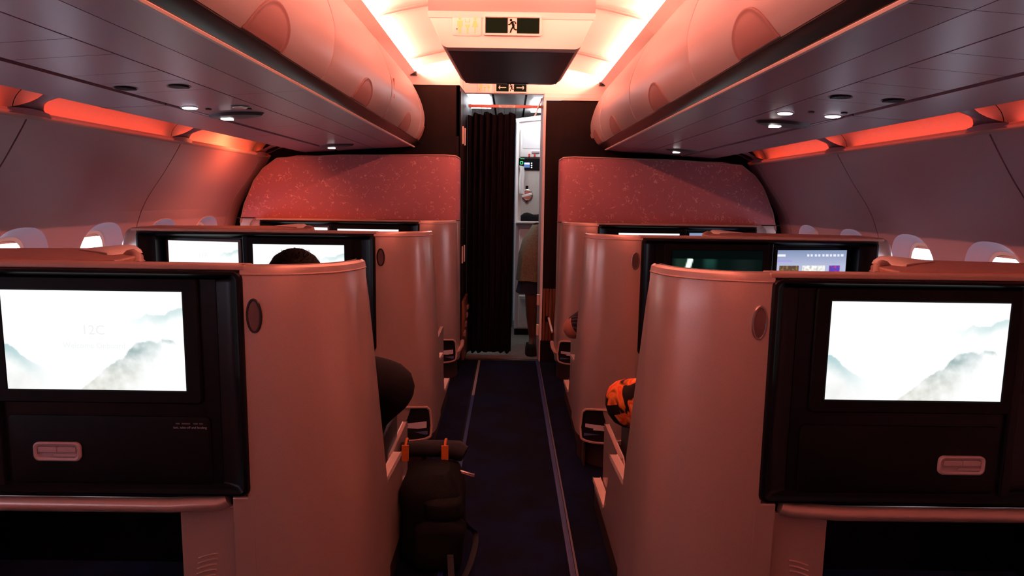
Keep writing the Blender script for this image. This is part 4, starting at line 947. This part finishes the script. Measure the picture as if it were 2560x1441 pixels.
# ================================================================ PEOPLE
def skin_body(name, chains, mats, parent, matfn, sub=2):
    """chains: lists of (x,y,z,r); chains sharing a first point join there. One continuous surface."""
    V = []; E = []; R_ = []
    def vid(p):
        for i, q in enumerate(V):
            if (Vector(q) - Vector(p[:3])).length < 1e-5: return i
        V.append(tuple(p[:3])); R_.append(p[3]); return len(V) - 1
    for ch in chains:
        ids = [vid(p) for p in ch]; E += [(a, b) for a, b in zip(ids, ids[1:])]
    me = bpy.data.meshes.new(name); me.from_pydata(V, E, []); ob = bpy.data.objects.new(name, me); COL.objects.link(ob)
    md = ob.modifiers.new('s', 'SKIN'); md.use_smooth_shade = True
    lay = me.skin_vertices[0] if me.skin_vertices else None
    if lay is None:
        bm = bmesh.new(); bm.from_mesh(me); bm.verts.layers.skin.verify(); bm.to_mesh(me); bm.free(); lay = me.skin_vertices[0]
    for i, r in enumerate(R_): lay.data[i].radius = (r, r); lay.data[i].use_root = (i == 0)
    sb = ob.modifiers.new('u', 'SUBSURF'); sb.levels = sub; sb.render_levels = sub
    dg = bpy.context.evaluated_depsgraph_get(); nm = bpy.data.meshes.new_from_object(ob.evaluated_get(dg)); bpy.data.objects.remove(ob)
    nm.materials.clear()
    for m in mats: nm.materials.append(m)
    for p in nm.polygons: p.material_index = matfn(p.center); p.use_smooth = True
    o = link(name, nm, parent); return o
def ellipsoid(mb, c, r, n=24, m=16, fn=None, zmin=-1):
    rings = []
    for i in range(m + 1):
        a = -PI / 2 + PI * i / m; 
        if math.sin(a) < zmin: a = math.asin(zmin)
        ring = []
        for j in range(n):
            b = 2 * PI * j / n; d = Vector((math.cos(a) * math.cos(b), math.cos(a) * math.sin(b), math.sin(a)))
            k = fn(d) if fn else 1; ring.append((c[0] + d.x * r[0] * k, c[1] + d.y * r[1] * k, c[2] + d.z * r[2] * k))
        rings.append(ring)
    return mb.loft(rings, True, True, True)
def hand(base, direc, up, s=1.0):
    """chains for a relaxed hand: palm plus five bent fingers, each rooted in the palm"""
    d = Vector(direc).normalized(); u = Vector(up).normalized(); w = d.cross(u).normalized(); B = Vector(base); out = []
    palm = B + d * .045 * s; out.append([(*B, .026 * s), (*palm, .034 * s)])
    for k, L in enumerate((.070, .078, .072, .058)):
        q0 = palm; q1 = B + d * .085 * s + w * (.027 - .018 * k) * s; q2 = q1 + (d * .8 - u * .5).normalized() * L * .45 * s; q3 = q2 + (d * .35 - u * .9).normalized() * L * .5 * s
        out.append([(*q0, .034 * s), (*q1, .0100 * s), (*q2, .0088 * s), (*q3, .0075 * s)])
    t1 = B + d * .025 * s + w * .034 * s; t2 = t1 + (d * .7 + w * .5 - u * .4).normalized() * .034 * s; t3 = t2 + (d * .9 - u * .3).normalized() * .03 * s
    out.append([(*palm, .034 * s), (*t1, .014 * s), (*t2, .011 * s), (*t3, .009 * s)])
    return out
def seated(x, y, label, cloth, skin, arm, k_sx, head_z, loc_hair=True, forearm_skin=False, sleeve_fn=None, pants=None, head_tilt=0):
    """x,y hip centre; arm = (elbow point, wrist point) of the aisle-side arm; k_sx = +1 aisle lies towards +x"""
    t = empty('person', (x, y, 0), label=label, cat='person')
    hip = (x, y + .03, .44); hz = head_z - .115
    neck = (x, y - .085, hz - .16); hd = (x, y - .075 + head_tilt, hz)
    chest = (x, y - .09, hz - .33); waist = (x, y - .06, .60)
    chains = [[(*hip, .135), (*waist, .125), (*chest, .145), (*neck, .055), (hd[0], hd[1], hd[2] - .04, .062), (*hd, .082), (hd[0], hd[1], hd[2] + .06, .06)]]
    for s_ in (-1, 1):
        sh = (x + s_ * .165, y - .085, hz - .245)
        if s_ == k_sx: el, wr = arm
        else: el = (x + s_ * .25, y + .03, hz - .50); wr = (x + s_ * .12, y + .25, hz - .47)
        elr = (.098 if not forearm_skin else .062) if s_ == k_sx else .05
        chains.append([(*chest, .145), (*sh, .075), (*(Vector(sh).lerp(Vector(el), .5)), .062 if s_ != k_sx else .075), (*el, elr), (*(Vector(el).lerp(Vector(wr), .5)), .045), (*wr, .028)])
        kn = (x + s_ * .11, y + .46, .47); an = (x + s_ * .11, y + .62, .10)
        chains.append([(*hip, .135), (x + s_ * .10, y + .10, .45, .09), (*kn, .062), (*(Vector(kn).lerp(Vector(an), .4)), .056), (*an, .038), (an[0], an[1] + .15, .06, .032)])
        fw = Vector(wr) - Vector(el)
        for c in hand(wr, fw, (0, 0, 1)): chains.append([(*wr, .028)] + c[1:] if False else c)
    # keep each hand rooted at its wrist
    pts = {}
    def mf(c):
        c = Vector(c)
        if c.z > hz - .14 and abs(c.x - x) < .12: return 1
        for s_ in (-1, 1):
            el, wr = arm if s_ == k_sx else ((x + s_ * .25, y + .03, hz - .50), (x + s_ * .12, y + .25, hz - .47))
            e, w_ = Vector(el), Vector(wr); d = w_ - e; tt = (c - e).dot(d) / d.length_squared
            if forearm_skin and s_ == k_sx and (c - e).length < .085 and c.x - e.x < .03: return 1
            if (c - (e + d * tt)).length < .11 and tt > (-.02 if forearm_skin and s_ == k_sx else .85): return 1
        if c.z < .13: return 2
        if c.z < .56 and (c.y > y + .0): return 2
        return 0
    b = skin_body('body', chains, [cloth, skin, pants or BLACKC], t, mf); local(b, t)
    # hair, ears, face
    hf = lambda d: 1 + .035 * noise.noise(d * 9) + .02 * noise.noise(d * 30)
    hr = MB(); ellipsoid(hr, (hd[0], hd[1] - .012, hd[2] + .018), (.083, .100, .100), 40, 26, hf, -.35); local(obj('hair', hr, HAIR, t, smooth=True), t)
    tuft = MB()
    for k in range(260):
        a = random.uniform(0, 2 * PI); e_ = random.uniform(.15, 1.1); d = Vector((math.cos(a) * math.cos(e_), math.sin(a) * math.cos(e_), math.sin(e_)))
        p = Vector((hd[0] + d.x * .082, hd[1] - .012 + d.y * .099, hd[2] + .018 + d.z * .099)); q = p + (d + Vector((random.uniform(-.8, .8), random.uniform(-.8, .8), random.uniform(-.2, .4)))).normalized() * .012
        sd = d.cross(Vector((0, 0, 1))).normalized() * .0018; tuft.add([p - sd, p + sd, q], [(0, 1, 2)])
    tf = local(obj('hair_tips', tuft, HAIR, t, fix=False), t); tf['kind'] = 'stuff'
    for s_ in (-1, 1):
        e_ = MB(); ellipsoid(e_, (hd[0] + s_ * .080, hd[1] + .005, hd[2] - .02), (.010, .018, .030), 12, 8); local(obj('ear', e_, skin, t, smooth=True), t)
        e_ = MB(); ellipsoid(e_, (hd[0] + s_ * .030, hd[1] + .077, hd[2]), (.013, .008, .008), 12, 8); local(obj('eye', e_, GALW, t, smooth=True), t)
    e_ = MB(); e_.loft([[(hd[0] + a, hd[1] + b_, hd[2] + c) for a, b_, c in q] for q in (((-.005, .080, .01), (.005, .080, .01), (0, .076, .012)), ((-.014, .083, -.035), (.014, .083, -.035), (0, .105, -.032)), ((-.010, .078, -.042), (.010, .078, -.042), (0, .090, -.044)))], True, True, True); local(obj('nose', e_, skin, t, smooth=True), t)
    e_ = MB(); ellipsoid(e_, (hd[0], hd[1] + .074, hd[2] - .062), (.024, .008, .007), 12, 6); local(obj('mouth', e_, SKIND, t, smooth=True), t)
    return t
def seat(x, y, label):
    t = empty('cabin_seat', (x, y, 0), label=label, cat='seat', group='occupied cabin seats')
    def q(n, c, h, b_, rx=0):
        mb = MB().box(-h[0], h[0], -h[1], h[1], -h[2], h[2]); o = obj(n, mb, SEATM, t, smooth=True, bevel=b_, seg=3); o.location = c; o.rotation_euler.x = rx
    q('seat_cushion', (0, .12, .29), (.22, .25, .065), .04); q('backrest', (0, -.255, .64), (.20, .05, .32), .04, .12); q('headrest', (0, -.29, .985 - .08), (.13, .035, .08), .03, .05); q('seat_base', (0, .08, .12), (.20, .22, .12), .02)
    for s_ in (-1, 1): q('armrest', (s_ * .205, .10, .36), (.02, .22, .08), .012)
seat(-.615, 2.03, 'charcoal seat under the man in black, left side nearest row')
seat(.64, 2.03, 'charcoal seat under the passenger in a tropical print shirt'); seat(.62, 3.47, 'charcoal seat under the passenger in a striped top, right middle row')
seated(-.615, 2.03, 'person in black with short black hair, elbow out over the armrest by the aisle', BLACKC, SKINM, ((-.358, 2.14, .59), (-.46, 2.20, .40)), 1, 1.045)
seated(.64, 2.03, 'person in orange and black tropical print shirt, elbow leaning into the aisle', SHIRT, SKINM, ((.372, 2.10, .545), (.50, 2.22, .58)), -1, .98)
seated(.62, 3.47, 'person in a dark striped short sleeved top, bare elbow over the right armrest', TEE, SKINM, ((.335, 3.50, .515), (.42, 3.70, .53)), -1, .98, forearm_skin=True)
# attendant bending in the galley
at = empty('person', (.25, 5.35, 0), label='crew member in olive top and dark skirt bending over in the galley doorway', cat='person')
hipA = (.235, 5.34, .80)
ch = [[(*hipA, .135), (.30, 5.36, .93, .13), (.40, 5.38, 1.02, .14), (.50, 5.38, 1.03, .135), (.60, 5.38, 1.02, .055), (.67, 5.38, 1.00, .075), (.73, 5.38, .97, .06)]]
for dy, dx in ((-.09, .0), (.09, .12)):
    ch.append([(*hipA, .135), (.20 + dx * .5, 5.34 + dy, .66, .10), (.20 + dx, 5.33 + dy, .42, .066), (.195 + dx, 5.32 + dy, .30, .056), (.205 + dx, 5.31 + dy, .10, .034), (.185 + dx, 5.24 + dy, .045, .030), (.165 + dx, 5.17 + dy, .035, .026)])
for dy in (-.17, .17):
    wr = (.70, 5.38 + dy, .66); ch.append([(.50, 5.38, 1.03, .135), (.52, 5.38 + dy, .98, .06), (.60, 5.38 + dy * 1.1, .80, .045), (*wr, .028)])
    ch += hand(wr, (.4, 0, -1), (1, 0, .2))
b = skin_body('body', ch, [OLIVE, SKIND], at, lambda c: 1 if (c.z < .56 or c.x > .60) else 0); local(b, at)
def hem(z0, z1, rings, m, n):
    mb = MB(); R2 = []
    for k in range(len(rings)):
        cx, cy, rx, ry, z, w = rings[k]
        R2.append([(cx + rx * math.cos(2 * PI * j / 36) * (1 + w * math.sin(7 * 2 * PI * j / 36)), cy + ry * math.sin(2 * PI * j / 36) * (1 + w * math.sin(7 * 2 * PI * j / 36)), z + .006 * math.sin(3 * 2 * PI * j / 36 + 1)) for j in range(36)])
    mb.loft(R2, True); local(obj(n, mb, m, at, smooth=True), at)
hem(0, 0, [(.30, 5.35, .11, .16, 1.0, 0), (.255, 5.34, .145, .17, .88, .01), (.225, 5.33, .145, .18, .76, .02), (.21, 5.33, .135, .18, .66, .035), (.215, 5.33, .148, .19, .56, .05)], OLIVE, 'tunic')
hem(0, 0, [(.215, 5.33, .125, .17, .60, .02), (.215, 5.33, .135, .18, .52, .04), (.22, 5.33, .152, .19, .46, .06)], NAVY, 'skirt')
for dy, dx in ((-.09, 0), (.09, .12)):
    sh = MB(); sh.loft([[(.185 + dx + a, 5.21 + dy + b_, z) for a, b_ in ((-.042, .11), (-.045, 0), (-.035, -.085), (0, -.105), (.035, -.085), (.045, 0), (.042, .11), (0, .125))] for z in (.006, .03)] + [[(.185 + dx + a * .8, 5.22 + dy + b_ * .85, .075) for a, b_ in ((-.042, .11), (-.045, 0), (-.035, -.085), (0, -.105), (.035, -.085), (.045, 0), (.042, .11), (0, .125))]], True, True, True)
    local(obj('shoe', sh, BLACKC, at, smooth=True), at)
hr = MB(); ellipsoid(hr, (.69, 5.38, 1.01), (.09, .085, .085), 24, 16); local(obj('hair', hr, HAIR, at, smooth=True), at)

# ================================================================ BACKPACK ON THE FLOOR
bp_ = empty('backpack', (-.25, 2.2, 0), label='dark backpack with orange tabs standing on the aisle carpet by the left seat', cat='backpack')
def K(n, mb, m, **k): return local(obj(n, mb, m, bp_, **k), bp_)
def blob(cx, cy, hx, hy, z0, z1, m, n, wob=.01):
    mb = MB(); rings = []
    for k in range(11):
        v = k / 10; z = z0 + (z1 - z0) * v; s_ = (1 - .35 * max(0, (v - .75) / .25) ** 2) * (1 - .12 * max(0, (.15 - v) / .15))
        if k == 10: s_ *= .8
        ring = []
        for j in range(32):
            a = 2 * PI * j / 32; c, s2 = math.cos(a), math.sin(a); e_ = .5
            px = cx + hx * s_ * math.copysign(abs(c) ** e_, c); py = cy + hy * s_ * math.copysign(abs(s2) ** e_, s2)
            d = noise.noise(Vector((px * 9, py * 9, z * 11))) * wob; ring.append((px + c * d, py + s2 * d, z + d * .6))
        rings.append(ring)
    mb.loft(rings, True, True, True); return K(n, mb, m, smooth=True)
blob(-.245, 2.20, .105, .135, .0, .29, BAGM, 'main_body', .016)
blob(-.215, 2.06, .085, .045, .02, .17, BAGM, 'front_pocket', .012)
blob(-.20, 2.10, .06, .06, .17, .235, BAGM, 'upper_pocket', .01)
K('top_roll', MB().tube([(-.37, 2.31, .305), (-.30, 2.31, .312), (-.22, 2.31, .312), (-.17, 2.31, .305), (-.145, 2.305, .295)], [.026, .030, .030, .036, .028], 12), BAGT, smooth=True)
for x in (-.352, -.213): K('orange_tab', MB().closed_tube([(x, 2.31 + .034 * math.cos(2 * PI * k / 16), .310 + .034 * math.sin(2 * PI * k / 16)) for k in range(16)], .005, 6, axis=(1, 0, 0)).box(x - .012, x + .012, 2.272, 2.280, .278, .335), ORTAB, smooth=True)
K('brand_label', MB().box(-.232, -.198, 2.262, 2.268, .262, .275), LATCH)
for k in range(2): K('zip_pull', MB().tube([(-.18 + .012 * k, 2.25, .262 - .004 * k), (-.15, 2.24, .258 - .006 * k), (-.118, 2.24, .248 - .007 * k), (-.108, 2.245, .244 - .006 * k)], .0028, 6), METAL if k == 0 else LATCH, smooth=True)
sp = [(-.150, 2.20, .10), (-.125, 2.22, .06), (-.105, 2.26, .02), (-.100, 2.20, .010), (-.110, 2.08, .008), (-.130, 1.98, .008), (-.155, 1.93, .02), (-.17, 2.0, .08)]
sp = catmull([Vector(p) for p in sp], 5); mb = MB(); mb.loft([[(p.x - .010, p.y, p.z), (p.x - .010, p.y, p.z + .003), (p.x + .010, p.y, p.z + .003), (p.x + .010, p.y, p.z)] for p in sp], True, True, True); K('shoulder_strap', mb, BAGT, smooth=True)

# ================================================================ REAL LAMPS
def spot(name, loc, to, power, col, size=.9, blend=.3, rad=.02):
    l = bpy.data.lights.new(name, 'SPOT'); l.energy = power; l.color = col; l.spot_size = size; l.spot_blend = blend; l.shadow_soft_size = rad
    o = bpy.data.objects.new(name, l); COL.objects.link(o); o.location = loc; o.rotation_euler = (Vector(to) - Vector(loc)).to_track_quat('-Z', 'Y').to_euler(); return o
wl = bpy.data.lights.new('sidewall_wash', 'AREA'); wl.shape = 'RECTANGLE'; wl.size = .80; wl.size_y = .03; wl.energy = WASH_POWER; wl.color = (1, .16, .06)
wo = bpy.data.objects.new('sidewall_wash', wl); COL.objects.link(wo); wo.location = (-1.42, 3.92, 1.50)
wo.rotation_euler = (0, 0, PI / 2); wo.rotation_euler = (Vector((-1.80, 3.98, .95)) - Vector(wo.location)).to_track_quat('-Z', 'X').to_euler()
spot('reading_beam', (-1.09, 2.375, 1.47), (-.9, 2.4, .4), 3, (.9, .9, 1), .7)
spot('reading_beam', (1.085, 2.334, 1.47), (.9, 2.3, .4), 3, (.9, .9, 1), .7)
spot('reading_beam', (.938, 2.364, 1.48), (.8, 2.4, .4), 3, (.9, .9, 1), .7)
